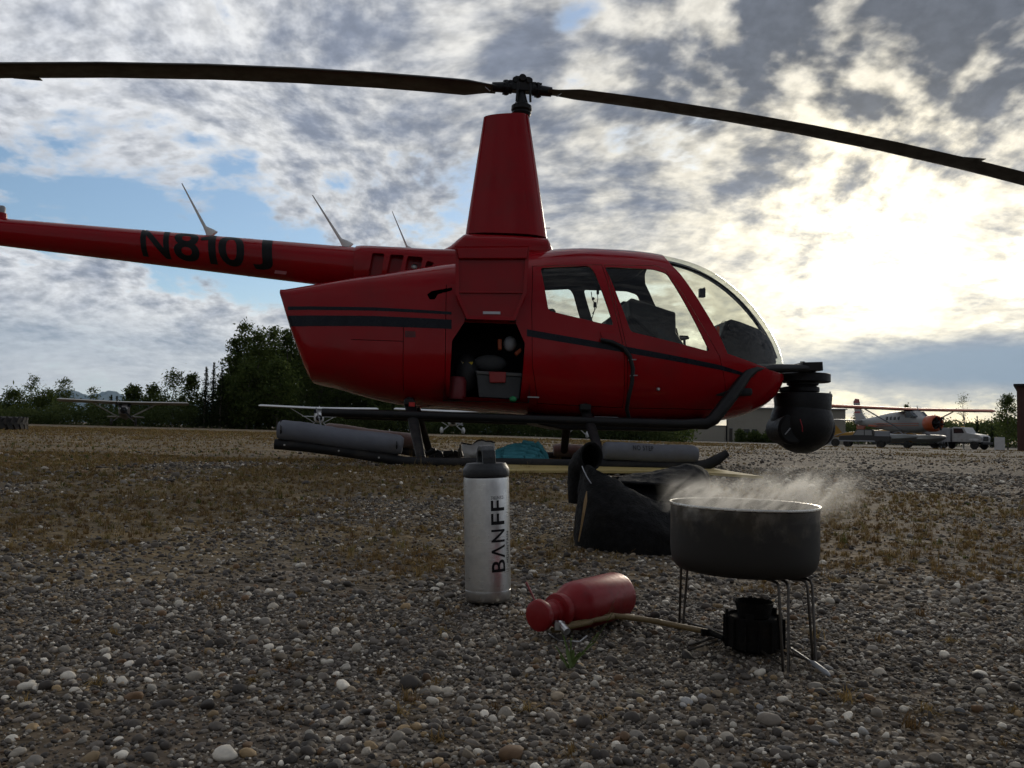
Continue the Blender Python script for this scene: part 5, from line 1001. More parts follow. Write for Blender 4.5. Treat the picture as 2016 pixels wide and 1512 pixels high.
for sx in (-1, 1):
    MB().lathe([(0.155, -0.075), (0.17, -0.06), (0.17, 0.06), (0.155, 0.075)], 36, tuple(gl(1579 + sx * 22, 842)), 'Y').build('gimbal_cheek', M['blackp'], ball, 40)
MB().lathe([(0.11, -0.19), (0.13, -0.17), (0.13, 0.1)], 36, tuple(gl(1545, 845)), 'Y').build('lens_housing', M['blackp'], ball, 40)
MB().box(gl(1532, 849) + Vector((0, -0.205, 0)), (0.008, 0.006, 0.07), Matrix.Rotation(0.7, 3, 'Y')).build('index_mark', M['grey'], ball)
MB().tube([gl(1553, 826) + Vector((0, -0.235, 0)), gl(1556, 840) + Vector((0, -0.245, 0)), gl(1557, 850) + Vector((0, -0.24, 0))], 0.004, 6).build('red_mark', mat('red_mark', (0.35, 0.02, 0.03), 0.4), ball)

# ------------------------------------------------------------------ skids, struts, stowed floats
for sgn, nm in ((-1, 'near'), (1, 'far')):
    Yk = 1.09
    S = lambda x, y, s=Yk: (lambda v: Vector((v.x, sgn * s, v.z)))(H(x, y, -s))
    sk = MB(); p = [S(541, 874), S(600, 879), S(690, 891), S(745, 900), S(800, 909.5), S(870, 911), S(1000, 912), S(1200, 915), S(1370, 918), S(1392, 915), S(1412, 905), S(1432, 891.5)]
    sk.tube(p, [.037, .037, .037, .037, .037, .036, .036, .036, .038, .040, .038, .026], 14, flat=0.8); sko = sk.build('skid', M['skid'], heli, 50)
    ft = M['float'] if sgn < 0 else M['floatb']
    def bag(pts, rad, name):
        f_ = MB(); n_ = 36; rr_ = random.Random(int(pts[0][0])); pts3 = [S(x, y, Yk - 0.02) for x, y in pts]; A_, B_ = pts3[0], pts3[-1]; P_ = []; Rr = []
        for k in range(n_ + 1):
            u = k / n_; P_.append(A_.lerp(B_, u) + Vector((0, 0, 0.003 * math.sin(u * 9)))); e = min(u, 1 - u) * (B_ - A_).length / rad
            Rr.append(rad * (1 - math.exp(-e * 5.0) * 0.22) * (1 + 0.025 * rr_.uniform(-1, 1)))
        return f_.tube(P_, Rr, 20, flat=1.05).build(name, ft, heli, 60)
    fr = bag([(548, 846), (793, 878)], 0.072, 'stowed_float'); ff = bag([(1188, 888), (1372, 896)], 0.068, 'stowed_float') if sgn < 0 else bag([(1160, 900), (1372, 908)], 0.066, 'stowed_float')
    for fo, xs_ in ((fr, ((553, 846.7), (781, 876.5))), (ff, ())):
        for x, y in xs_: MB().tube([S(x, y - 19, Yk), S(x, y, Yk + 0.074), S(x, y + 17, Yk)], 0.006, 6).build('float_strap', M['skid'], fo)
    # struts from the belly out to the skid
    rs_ = MB(); rs_.tube([S(806, 790, .42), S(812, 820, .62), S(829, 903, 1.06)], [.045, .042, .034], 12, flat=0.55, up=(1, 0, 0)); rs_.build('rear_strut', M['skid'], heli, 50)
    fs_ = MB(); fs_.tube([S(1150, 800, .42), S(1160, 830, .62), S(1187, 912, 1.06)], [.045, .042, .034], 12, flat=0.55, up=(1, 0, 0)); fs_.build('front_strut', M['skid'], heli, 50)
    MB().box(S(806, 792, .52), (0.08, 0.06, 0.05)).build('strut_cuff', M['black'] , heli, None, bevel=0.01)
    MB().box(S(1152, 802, .55), (0.09, 0.06, 0.05)).build('strut_cuff', M['black'], heli, None, bevel=0.01)
    MB().box(S(811, 796, .60), (0.045, 0.02, 0.032)).build('strut_tag', mat('red_tag', (0.5, 0.02, 0.015), 0.5), heli)
    for x in (560, 667, 746): MB().lathe([(0.007, -0.004), (0.005, 0.004)], 10, tuple(S(x, 876 + max(0, x - 600) * 0.17, Yk + 0.032)), 'Y').build('skid_bolt', M['steel'], sko)
MB().tube([H(806, 792, -.5), H(806, 785, 0), Vector((H(806, 792, -.5).x, .5, H(806, 792, -.5).z))], 0.04, 12).build('cross_tube', M['skid'], heli, 50)
MB().tube([H(1150, 802, -.5), H(1150, 800, 0), Vector((H(1150, 802, -.5).x, .5, H(1150, 802, -.5).z))], 0.04, 12).build('cross_tube', M['skid'], heli, 50)
hprism('belly_plate', [(1040, 818), (1398, 826), (1380, 843), (1330, 849), (1110, 846), (1060, 836)], -0.4, -0.42, 0.42, M['black'], bev=0.012)
hprism('belly_placard', [(1170, 820), (1217, 821), (1217, 823), (1170, 822)], -0.60, -0.60, -0.592, M['grey'], bev=0.0)
# NO STEP on the near front float
me_ = text_mesh('NO STEP', 1.0, 0.006, 1.15); slice_mesh(me_, 1, 0.08); fit(me_); qa, qb = H(1246, 884, -1.13), H(1286, 886, -1.13); A_, B_ = H(1188, 888, -1.07), H(1372, 896, -1.07)
for v in me_.vertices:
    x = qa.x + (qb.x - qa.x) * v.co.x; zc0 = A_.z + (B_.z - A_.z) * (x - A_.x) / (B_.x - A_.x); an_ = R(12 + 32 * v.co.y); rad = 0.0725
    v.co = (x, -1.07 - rad * 1.05 * math.cos(an_), zc0 + rad * math.sin(an_) + 0.002)
me_.materials.append(M['text']); link(bpy.data.objects.new('lettering', me_), heli)

# ------------------------------------------------------------------ rivet rows
def body_y(x, z):
    T = float(np.interp(x, bx_, bt_)); Bm = float(np.interp(x, bx_, bb_)); W_ = float(np.interp(x, bx_, [r[3] for r in BODY])); zb = Bm + 0.43 * (T - Bm); up = z >= zb
    e = float(np.interp(x, bx_, [r[4 if up else 5] for r in BODY])); q = min(abs(z - zb) / max((T - zb) if up else (zb - Bm), 1e-4), 0.999); return -W_ * (1 - q ** e) ** (1 / e)
rv = MB()
def rivet(p, nrm, r=0.0042):
    n_ = nrm.normalized(); a_ = n_.cross(Vector((0.3, 0.1, 1))).normalized(); b_ = n_.cross(a_); rv.add([p + n_ * 0.0022] + [p + a_ * (r * math.cos(k * 1.0472)) + b_ * (r * math.sin(k * 1.0472)) for k in range(6)], [(0, k + 1, (k + 1) % 6 + 1) for k in range(6)])
def rivet_line(p0, p1, n_, s=-0.58):
    for k in range(n_):
        u = k / (n_ - 1); q = H(p0[0] + (p1[0] - p0[0]) * u, p0[1] + (p1[1] - p0[1]) * u, s); y = body_y(q.x, q.z); rivet(Vector((q.x, y, q.z)), Vector((0, -1, 0.1)))
for a_, b_, n_ in (((690, 662), (790, 667), 14), ((798, 628), (796, 775), 20), ((789, 630), (787, 775), 20), ((872, 570), (870, 790), 28), ((1038, 690), (1036, 800), 14), ((640, 745), (870, 792), 26), ((600, 592), (870, 560), 28), ((1240, 795), (1400, 800), 18)): rivet_line(a_, b_, n_)
for xb in (b0t.x - 0.9, b0t.x - 1.75, b0t.x - 2.6, b0t.x - 0.12):
    for dx_ in (-0.028, 0.028):
        zc_, rad = boom_at(xb + dx_)
        for k in range(15): an_ = R(-80 + 160 * k / 14); rivet(Vector((xb + dx_, -rad * math.cos(an_), zc_ + rad * math.sin(an_))), Vector((0, -math.cos(an_), math.sin(an_))), 0.0036)
ro = rv.build('rivets', M['red'], heli, None, fix=False); ro['kind'] = 'stuff'
# ------------------------------------------------------------------ camp things in front
M['brushed'] = None
def brushed():
    m = bpy.data.materials.new('brushed_steel'); m.use_nodes = True; t = NT(m.node_tree); b = t.n['Principled BSDF']; co = t.new('ShaderNodeTexCoord').outputs['Object']
    x, y, z = t.xyz(co); st = t.noise(t.comb(t.m('MULTIPLY', x, 4), t.m('MULTIPLY', y, 4), t.m('MULTIPLY', z, 420)), 4.0, 5, 0.7)
    sm = t.rng(t.noise(co, 30, 6, 0.65), 0.35, 0.75)
    t.l.new(t.mix(sm, (0.72, 0.72, 0.72, 1), (0.52, 0.52, 0.52, 1)), b.inputs['Base Color']); b.inputs['Metallic'].default_value = 1.0
    t.l.new(t.m('ADD', t.rng(st, 0.3, 0.7, 0.24, 0.36), t.m('MULTIPLY', sm, 0.10)), b.inputs['Roughness'])
    bp = t.new('ShaderNodeBump'); bp.inputs['Strength'].default_value = 0.12; bp.inputs['Distance'].default_value = 0.001; t.l.new(st, bp.inputs['Height']); t.l.new(bp.outputs[0], b.inputs['Normal']); return m
M['brushed'] = brushed()
M['cap'] = mat('bottle_cap', (0.016, 0.017, 0.019), 0.5, var=0.2, scale=60, bump=0.15, bscale=300)

g0 = G(961, 1187); bt = empty('steel_bottle', (g0.x, g0.y, g0.z + 0.004), 0, 'upright brushed steel bottle with black cap standing on the gravel', 'bottle'); bt.rotation_euler = (R(0.6), R(-2.4), 0)
rB = 0.0333; sB = g0.y / FPX; hB = 0.1795
MB().lathe([(0.0, 0.0), (rB * 0.86, 0.0), (rB * 0.95, 0.002), (rB * 0.992, 0.006), (rB * 0.992, 0.0165), (rB * 0.982, 0.0168), (rB, 0.0174), (rB, hB - 0.006), (rB * 0.985, hB - 0.001), (rB * 0.9, hB)], 64).build('flask', M['brushed'], bt, 40)
MB().lathe([(rB * 0.9, hB + 0.0008), (rB * 1.0, hB + 0.0008), (rB * 1.02, hB + 0.003), (rB * 1.02, hB + 0.0105), (rB * 0.98, hB + 0.013), (rB * 0.86, hB + 0.0195), (rB * 0.5, hB + 0.0205), (0.0, hB + 0.0205)], 64).build('cap', M['cap'], bt, 30)
lp = MB(); zc0 = hB + 0.020; hw, th = 0.0095, 0.0042          # strap loop, seen nearly edge on
pth = [(0, -0.020, zc0 - 0.003), (0, -0.020, zc0 + 0.008), (0, -0.0175, zc0 + 0.0165), (0, -0.011, zc0 + 0.0205), (0, 0, zc0 + 0.0215), (0, 0.011, zc0 + 0.0205), (0, 0.0175, zc0 + 0.0165), (0, 0.020, zc0 + 0.008), (0, 0.020, zc0 - 0.003)]
rings = []
for i, p in enumerate(pth):
    a_ = Vector(pth[max(i - 1, 0)]); b_ = Vector(pth[min(i + 1, 8)]); tn = (b_ - a_).normalized(); nn = Vector((1, 0, 0)).cross(tn)
    rings.append([Vector(p) + Vector((sx * hw, 0, 0)) + nn * (sy * th) for sx, sy in ((-1, -1), (1, -1), (1, 1), (-1, 1))])
lo = lp.rings(rings, True).build('handle_loop', M['cap'], bt, None, bevel=0.0015); lo.rotation_euler = (0, 0, R(14))
lo.parent = bt
# print on the flask: BANFF runs up the side, CENTRE upside down above it, MOUNTAIN small beside
def wrap(me_, a0, a1, z0, z1, turn):             # unit box to an angle range and a height range
    for v in me_.vertices:
        u, w_ = v.co.x, v.co.y
        if turn == 90: fa, fz = w_, u            # reads upward: letter tops point to the left
        else: fa, fz = u, w_
        if turn == 90: an_ = a1 + (a0 - a1) * fa; z_ = z0 + (z1 - z0) * fz
        else: an_ = a1 + (a0 - a1) * u; z_ = z1 + (z0 - z1) * w_   # turned by 180
        rr_ = rB + 0.0003; v.co = (rr_ * math.sin(an_), -rr_ * math.cos(an_), z_)
    me_.materials.append(M['text']); link(bpy.data.objects.new('lettering', me_), bt)
def zb(py): return (1187 - py) * sB * 1.005
# the letters one by one (the A has no bar)
for ch, p0, p1 in (('B', 1127, 1104), ('A', 1101, 1076), ('N', 1071, 1047), ('F', 1038, 1017), ('F', 1012, 992)):
    if ch == 'A':
        me_ = bpy.data.meshes.new('lettering'); me_.from_pydata([(0, 0, 0), (0.17, 0, 0), (0.5, 0.78, 0), (0.83, 0, 0), (1, 0, 0), (0.59, 1, 0), (0.41, 1, 0)], [], [(0, 1, 2, 6), (2, 3, 4, 5), (2, 5, 6)])
    else: me_ = text_mesh(ch, 1.0, 0.012)
    slice_mesh(me_, 1, 0.12); fit(me_); wrap(me_, R(12), R(50), zb(p0), zb(p1), 90)
me_ = text_mesh('MOUNTAIN', 1.0, 0.0, 1.1); slice_mesh(me_, 1, 0.3); fit(me_); wrap(me_, R(57), R(68), zb(1112), zb(1053), 90)
me_ = text_mesh('CENTRE', 1.0, 0.0, 1.05); slice_mesh(me_, 0, 0.25); fit(me_); wrap(me_, R(12), R(47), zb(990), zb(984), 180)

# ------------------------------------------------------------------ red fuel bottle with pump
M['fuelred'] = mat('anodised_red', (0.23, 0.008, 0.011), 0.40, metal=0.15, var=0.15, scale=50, spec=0.35, dirt=(0.10, 0.02, 0.02), dirt_amt=0.5, dscale=40)
M['pumpred'] = mat('pump_red_plastic', (0.22, 0.008, 0.010), 0.45, var=0.15, scale=60, spec=0.3)
pa, pb = G(1080, 1256), G(1208, 1222); pa.z += 0.030; pb.z += 0.033
ax = (pb - pa); Ln = 0.185; axn = ax.normalized()
fb = empty('fuel_bottle', (pa.x, pa.y, gz(pa.x, pa.y)), 0, 'red metal fuel bottle lying on its side beside the steel bottle', 'fuel bottle')
ez = Vector((0, 0, 1)); e2_ = axn.cross(ez).normalized(); e3 = e2_.cross(axn)
mt = Matrix((( axn.x, e2_.x, e3.x), (axn.y, e2_.y, e3.y), (axn.z, e2_.z, e3.z)))
def along(name, prof, m, n=40, off=0.0, sm=40, c=(0, 0)):
    b_ = MB().lathe(prof, n); vs_ = []
    for x, y, z in b_.v: vs_.append(tuple(Vector((0, 0, pa.z - fb.location.z)) + mt @ Vector((z, x + c[0], y + c[1]))))
    b_.v = vs_; return b_.build(name, m, fb, sm)
along('flask', [(0.012, 0.026), (0.0155, 0.030), (0.022, 0.037), (0.0275, 0.043), (0.0300, 0.049), (0.0308, 0.056), (0.0308, 0.141), (0.029, 0.147), (0.024, 0.150), (0.0, 0.148)], M['fuelred'], 48)
along('collar', [(0.014, 0.012), (0.0205, 0.014), (0.0215, 0.018), (0.0205, 0.024), (0.0165, 0.027), (0.0165, 0.032)], M['pumpred'], 32)
along('pump_shaft', [(0.010, -0.012), (0.0125, -0.010), (0.0125, 0.006), (0.015, 0.008), (0.015, 0.013)], M['pumpred'], 28)
along('pump_knob', [(0.0, -0.0245), (0.014, -0.025), (0.0185, -0.022), (0.0192, -0.016), (0.017, -0.012), (0.010, -0.011)], M['pumpred'], 28)
pv = MB(); pv.tube([Vector((0.012, -0.020, 0.022)), Vector((0.020, -0.034, 0.016))], 0.0045, 10); pv.box((0.012, -0.020, 0.020), (0.012, 0.012, 0.009)); pv.build('pump_valve', M['steel'], fb)
ctl = MB(); ctl.tube([Vector((0.0, -0.005, 0.006)), Vector((0.012, -0.03, 0.004)), Vector((0.035, -0.035, 0.005)), Vector((0.045, -0.015, 0.007))], 0.0010, 6); ctl.build('wire_bail', M['steel'], fb)

# fuel line to the burner
hz_ = lambda px, py, dz_: (lambda p: Vector((p.x, p.y, p.z + dz_)))(G(px, py))
h = [hz_(1108, 1258, .014), hz_(1150, 1254, .016), hz_(1200, 1246, .019), hz_(1235, 1243, .019), hz_(1290, 1250, .017), hz_(1340, 1256, .014), hz_(1380, 1263, .013), hz_(1400, 1267, .013)]
M['hose'] = mat('fuel_hose', (0.17, 0.115, 0.045), 0.5, var=0.25, scale=80, bump=0.2, bscale=400)
def spline(pts, n=6):
    out = []
    for i in range(len(pts) - 1):
        p0, p1, p2, p3 = pts[max(i - 1, 0)], pts[i], pts[i + 1], pts[min(i + 2, len(pts) - 1)]
        for k in range(n):
            u = k / n; out.append(0.5 * ((2 * p1) + (p2 - p0) * u + (2 * p0 - 5 * p1 + 4 * p2 - p3) * u * u + (3 * p1 - 3 * p2 + p0 - p3) * u ** 3))
    out.append(pts[-1]); return out
# ------------------------------------------------------------------ stove
sc0 = G(1484, 1284); ST = empty('camp_stove', sc0, 0, 'small black camp stove with wire legs under the steaming pot', 'camp stove')
def sl(v): return Vector(v) - sc0
MB().tube([sl(p) for p in spline(h)], 0.0034, 10).build('fuel_line', M['hose'], ST, 60)
M['soot'] = mat('sooty_metal', (0.007, 0.0065, 0.006), 0.85, var=0.5, scale=80, bump=0.3, bscale=200, spec=0.15, dirt=(0.03, 0.02, 0.012), dirt_amt=0.35, dscale=50)
M['wire'] = mat('stove_wire', (0.09, 0.08, 0.07), 0.4, metal=0.8, var=0.4, scale=90)
bs = MB(); bs.lathe([(0.0, 0.005), (0.026, 0.004), (0.0315, 0.008), (0.0318, 0.042), (0.030, 0.043), (0.030, 0.040), (0.012, 0.040), (0.0, 0.040)], 36); bs.build('burner_cup', M['soot'], ST, 35)
bh = MB(); bh.lathe([(0.010, 0.036), (0.0185, 0.042), (0.0195, 0.048), (0.0225, 0.0585), (0.0215, 0.0590), (0.0180, 0.050), (0.0, 0.048)], 30); bh.build('burner_head', M['soot'], ST, 35)
for k in range(14):
    a_ = 2 * math.pi * (k + 0.25) / 14; MB().box((0.0325 * math.cos(a_), 0.0325 * math.sin(a_), 0.024), (0.0050, 0.0016, 0.034), Matrix.Rotation(a_, 3, 'Z')).build('cup_fin', M['soot'], ST)
for k in range(5):
    a_ = 2 * math.pi * (k + 0.4) / 5; MB().box((0.0312 * math.cos(a_), 0.0312 * math.sin(a_), 0.044), (0.009, 0.0022, 0.010), Matrix.Rotation(a_ + 1.57, 3, 'Z')).build('cup_tab', M['soot'], ST)
fp = sl(h[-1]); MB().tube([fp + Vector((-0.012, 0, 0.0)), fp, Vector((-0.034, 0.006, 0.014)), Vector((-0.02, 0.004, 0.016))], [0.0042, 0.0042, 0.003, 0.003], 10).build('fuel_fitting', M['soot'], ST, 40)
zt = 0.0925 - sc0.z * 0
LEGS = [((1341, 1233), (1341, 1136), 0.006), ((1547, 1322), (1546, 1152), 0.006), ((1604, 1312), (1595, 1146), 0.006)]
for (fx, fy), (tx, ty), wdt in LEGS:
    f0 = sl(G(fx, fy)); rad_ = Vector((f0.x, f0.y, 0)); u = rad_.normalized(); v_ = Vector((-u.y, u.x, 0)); top = Vector((f0.x, f0.y, zt)) - u * 0.006
    lg = MB(); a1 = f0 - v_ * 0.0030; a2 = f0 + v_ * 0.0030; t1 = top - v_ * 0.0055; t2 = top + v_ * 0.0055; inn = u * 0.014
    up_ = Vector((0, 0, zt)); f1 = Vector((top.x, top.y, 0))
    lg.tube([up_ + f1 * 0.35 - v_ * 0.010, up_ + f1 * 0.90 - v_ * 0.0060, up_ + f1 * 0.97 - v_ * 0.0055 - ez * 0.0015, t1 - ez * 0.006, a1, a1 * 0.5 + a2 * 0.5 - ez * 0.002, a2, t2 - ez * 0.006, up_ + f1 * 0.97 + v_ * 0.0055 - ez * 0.0015, up_ + f1 * 0.90 + v_ * 0.0060, up_ + f1 * 0.35 + v_ * 0.010], 0.0016, 8)
    lg.build('leg', M['wire'], ST, 60)
    br = MB(); br.tube([f0 - v_ * 0.003 + Vector((0, 0, 0.006)), u * 0.03 + Vector((0, 0, 0.010)) - v_ * 0.006], 0.0014, 6); br.build('leg_brace', M['wire'], ST)
for a0_, b0_ in (((1356, 1277), (1430, 1262)), ((1348, 1289), (1425, 1272))):
    p_, q_ = sl(G(*a0_)), sl(G(*b0_)); MB().tube([p_ + Vector((0, 0, .004)), q_ + Vector((0, 0, .008))], 0.0014, 6).build('ground_wire', M['wire'], ST)
# thin rod lying by the stove
la, lb = G(1556, 1297), G(1634, 1344); wd = empty('metal_rod', la, 0, 'thin metal rod with a white tip on the pebbles before the stove', 'rod')
d_ = lb - la; MB().tube([(0, 0, .012), d_ * 0.58 + Vector((0, 0, .010))], 0.0013, 8).build('rod', M['steel'], wd); MB().tube([d_ * 0.56 + Vector((0, 0, .010)), d_ * 0.62 + Vector((0, 0, .010)), d_ * 0.92 + Vector((0, 0, .008)), d_ * 1.0 + Vector((0, 0, .007))], [0.0018, 0.0028, 0.0028, 0.0012], 10).build('tip', M['grey'], wd, 50)

# ------------------------------------------------------------------ pot
rP = 0.0845; zp = 0.0945
M['pot'] = None
def potmat():
    m = bpy.data.materials.new('pot_sooted_steel'); m.use_nodes = True; t = NT(m.node_tree); b = t.n['Principled BSDF']; co = t.new('ShaderNodeTexCoord').outputs['Object']; x, y, z = t.xyz(co)
    soot = t.rng(t.m('ADD', t.m('MULTIPLY', t.noise(co, 30, 8, 0.66), 0.13), t.m('MULTIPLY', z, -1.0)), -0.012, 0.030)   # burnt on from below, uneven
    st = t.rng(t.noise(t.comb(t.m('MULTIPLY', x, 1.6), t.m('MULTIPLY', y, 1.6), t.m('MULTIPLY', z, 0.9)), 26, 7, 0.65), 0.42, 0.66)
    c = t.mix(st, (0.060, 0.051, 0.040, 1), (0.19, 0.165, 0.135, 1)); c = t.mix(soot, c, (0.012, 0.0095, 0.007, 1))
    t.l.new(c, b.inputs['Base Color']); t.l.new(t.rng(soot, 0, 1, 0.75, 0.0), b.inputs['Metallic']); t.l.new(t.rng(soot, 0, 1, 0.42, 0.62), b.inputs['Roughness']); return m
M['pot'] = potmat()
pot = empty('cooking_pot', (sc0.x - 0.013, sc0.y, sc0.z + zp), 0, 'wide sooty steel cooking pot boiling on the stove', 'pot')
hP = 0.0745
MB().lathe([(0.0, 0.0), (rP * 0.80, 0.0), (rP * 0.90, 0.002), (rP * 0.965, 0.008), (rP * 0.99, 0.018), (rP, 0.028), (rP, hP - 0.001), (rP * 1.014, hP), (rP * 1.014, hP + 0.0015), (rP * 0.985, hP + 0.0012), (rP * 0.98, hP - 0.003), (rP * 0.98, 0.02), (rP * 0.9, 0.004), (0.0, 0.003)], 72).build('pot_body', M['pot'], pot, 40)
MB().lathe([(rP * 0.995, hP + 0.0004), (rP * 1.017, hP + 0.0004), (rP * 1.019, hP + 0.0016), (rP * 1.015, hP + 0.003), (rP * 0.99, hP + 0.0026)], 72, cap=False).build('rolled_rim', mat('bright_rim', (0.62, 0.61, 0.58), 0.3, metal=1.0, var=0.1, scale=40), pot, 60)
wm = bpy.data.materials.new('boiling_water'); wm.use_nodes = True; b = wm.node_tree.nodes['Principled BSDF']; b.inputs['Base Color'].default_value = (0.06, 0.06, 0.055, 1); b.inputs['Roughness'].default_value = 0.05
t = NT(wm.node_tree); bp = t.new('ShaderNodeBump'); bp.inputs['Strength'].default_value = 0.6; bp.inputs['Distance'].default_value = 0.004; t.l.new(t.noise(t.new('ShaderNodeTexCoord').outputs['Object'], 60, 3), bp.inputs['Height']); t.l.new(bp.outputs[0], b.inputs['Normal'])
MB().lathe([(rP * 0.978, hP - 0.016), (0.0, hP - 0.016)], 60, cap=False).build('water', wm, pot)

# ------------------------------------------------------------------ steam drifting off the pot to the right
def steam():
    o = empty('steam', (sc0.x, sc0.y, sc0.z + zp + hP)); bpy.data.objects.remove(o)
    mb = MB(); x0, x1, y0, y1, z0, z1 = -0.105, 0.20, -0.10, 0.11, -0.012, 0.085
    mb.box(((x0 + x1) / 2, (y0 + y1) / 2, (z0 + z1) / 2), (x1 - x0, y1 - y0, z1 - z0)); m = bpy.data.materials.new('steam'); m.use_nodes = True; t = NT(m.node_tree); t.n.clear()
    out = t.new('ShaderNodeOutputMaterial'); pv = t.new('ShaderNodeVolumePrincipled'); co = t.new('ShaderNodeTexCoord').outputs['Object']; x, y, z = t.xyz(co)
    # plume: rises a little, leans downwind and spreads
    k = t.m('MAXIMUM', t.m('ADD', x, 0.0), 0.0); cz = t.m('ADD', 0.002, t.m('MULTIPLY', k, 0.20)); sz_ = t.m('ADD', 0.017, t.m('MULTIPLY', k, 0.09))
    ez_ = t.m('DIVIDE', t.m('SUBTRACT', z, cz), sz_); ey = t.m('DIVIDE', t.m('SUBTRACT', y, 0.0), 0.072); ex1 = t.rng(x, -0.098, -0.035); ex2 = t.rng(x, -0.06, 0.15, 1.0, 0.0)
    env = t.m('MULTIPLY', t.m('MULTIPLY', ex1, ex2), t.m('EXPONENT', t.m('MULTIPLY', t.m('ADD', t.m('MULTIPLY', ez_, ez_), t.m('POWER', t.m('ABSOLUTE', ey), 4.0)), -1.0)))
    sh = t.comb(t.m('SUBTRACT', x, t.m('MULTIPLY', z, 0.7)), y, t.m('MULTIPLY', z, 0.8))
    nz = t.rng(t.noise(sh, 30, 4, 0.58, 1.6), 0.45, 0.72)
    t.l.new(t.m('MULTIPLY', t.m('MULTIPLY', env, nz), 85.0), pv.inputs['Density']); pv.inputs['Color'].default_value = (0.97, 0.96, 0.94, 1); pv.inputs['Anisotropy'].default_value = 0.6
    t.l.new(pv.outputs[0], out.inputs['Volume']); o = mb.build('steam', m); o.location = (sc0.x - 0.013, sc0.y, sc0.z + zp + hP); tag(o, 'white steam drifting off the pot of boiling water', None, None, 'stuff'); return o
steam()

# ------------------------------------------------------------------ slumped black bag
M['cordura'] = mat('black_cordura', (0.0055, 0.0055, 0.006), 0.85, var=0.3, scale=30, bump=0.5, bscale=220, dirt=(0.03, 0.026, 0.022), dirt_amt=0.3, dscale=14, spec=0.25)
M['bagin'] = mat('bag_lining', (0.006, 0.006, 0.007), 0.9)
def sheet(name, grid, m, parent, thick=0.006, sub=3):
    nu, nv = len(grid), len(grid[0]); mb = MB(); mb.add([p for r_ in grid for p in r_], [(i * nv + j, i * nv + j + 1, (i + 1) * nv + j + 1, (i + 1) * nv + j) for i in range(nu - 1) for j in range(nv - 1)])
    o = mb.build(name, m, parent, 60, fix=False); s_ = o.modifiers.new('solid', 'SOLIDIFY'); s_.thickness = thick; s_.offset = 0; d = o.modifiers.new('sub', 'SUBSURF'); d.levels = sub; d.render_levels = sub
    tx_ = bpy.data.textures.new('cloth_folds', 'CLOUDS'); tx_.noise_scale = 0.035; tx_.noise_depth = 2; dm = o.modifiers.new('folds', 'DISPLACE'); dm.texture = tx_; dm.strength = 0.010; dm.mid_level = 0.5; dm.texture_coords = 'GLOBAL'; return o
bgO = G(1235, 1075); bag = empty('black_bag', bgO, 0, 'open black fabric bag slumped on the gravel behind the pot', 'bag')
def B(px, py, Y): return P(px, py, Y) - bgO
rr = random.Random(9)
def jit(v, a_=0.003): return v + Vector((rr.uniform(-a_, a_), rr.uniform(-a_, a_), rr.uniform(-a_, a_)))
# front panel: low at the pot, high at the left, folding back under itself
top_e = [(1141, 915), (1156, 912), (1185, 925), (1220, 946), (1255, 966), (1290, 988), (1330, 1000), (1380, 1004)]; bot_e = [(1128, 1066), (1143, 1071), (1175, 1076), (1215, 1083), (1250, 1089), (1290, 1089), (1335, 1090), (1385, 1085)]
Yt = [1.92, 1.85, 1.83, 1.82, 1.81, 1.80, 1.82, 1.88]; Yb = [1.90, 1.83, 1.80, 1.77, 1.745, 1.745, 1.75, 1.80]
grid = []
for (tx, ty), (bx2, by2), a_, b_ in zip(top_e, bot_e, Yt, Yb):
    col_ = []
    for k in range(8):
        u = k / 7; px = tx + (bx2 - tx) * u; py = ty + (by2 - ty) * u; Y_ = a_ + (b_ - a_) * u - 0.030 * math.sin(math.pi * u); v = B(px, py, Y_)
        if k == 7: v.z = gz(v.x + bgO.x, v.y + bgO.y) - bgO.z - 0.006
        col_.append(jit(v, 0.0035))
    grid.append(col_)
sheet('front_panel', grid, M['cordura'], bag)
# left end, and the dark inside
grid = [[jit(B(1141 + 2 * k, 912 + (1066 - 912) * u - 3 * k, 1.90 + 0.05 * k), 0.004) for u in (0, .2, .4, .6, .8, 1)] for k in range(4)]
for r_ in grid: r_[-1].z = -0.006
sheet('end_panel', grid, M['cordura'], bag)
inn = MB(); q_ = [B(1150, 960, 1.93), B(1385, 985, 1.93), B(1385, 1075, 1.93), B(1140, 1060, 1.93)]; q2 = [B(1150, 945, 2.10), B(1385, 935, 2.10), B(1385, 1050, 2.10), B(1150, 1040, 2.10)]
inn.add(q_ + q2, [(0, 1, 2, 3), (4, 5, 6, 7), (0, 4, 5, 1), (0, 3, 7, 4), (1, 5, 6, 2)]); inn.build('inner_lining', M['bagin'], bag)
# back panel and the flap arched over to the right
grid = []
for k, (px, yt_, yb_, Y_) in enumerate([(1216, 940, 950, 1.93), (1245, 934, 954, 1.92), (1285, 929, 953, 1.91), (1320, 921, 957, 1.90), (1350, 912, 968, 1.90), (1378, 913, 985, 1.91), (1392, 928, 1000, 1.93), (1392, 950, 1010, 1.96)]):
    grid.append([jit(B(px, yt_ + (yb_ - yt_) * u, Y_ + 0.14 * (1 - u) - 0.02 * math.sin(math.pi * u)), 0.0025) for u in (0, .25, .5, .75, 1)])
sheet('flap', grid, M['cordura'], bag, 0.008)
grid = [[jit(B(px, yy, 2.06 - 0.004 * k), 0.003) for yy in (y0_, (y0_ + 1040) / 2, 1050)] for k, (px, y0_) in enumerate([(1150, 940), (1200, 936), (1250, 932), (1300, 925), (1350, 914), (1392, 930)])]
sheet('back_panel', grid, M['cordura'], bag)
# side folds down to the pot
grid = [[jit(B(1300 + 24 * k, 985 + 25 * u + 6 * k * (1 - u), 1.90 - 0.06 * u), 0.003) for u in (0, .35, .7, 1)] for k in range(5)]
sheet('pocket_fold', grid, M['cordura'], bag)
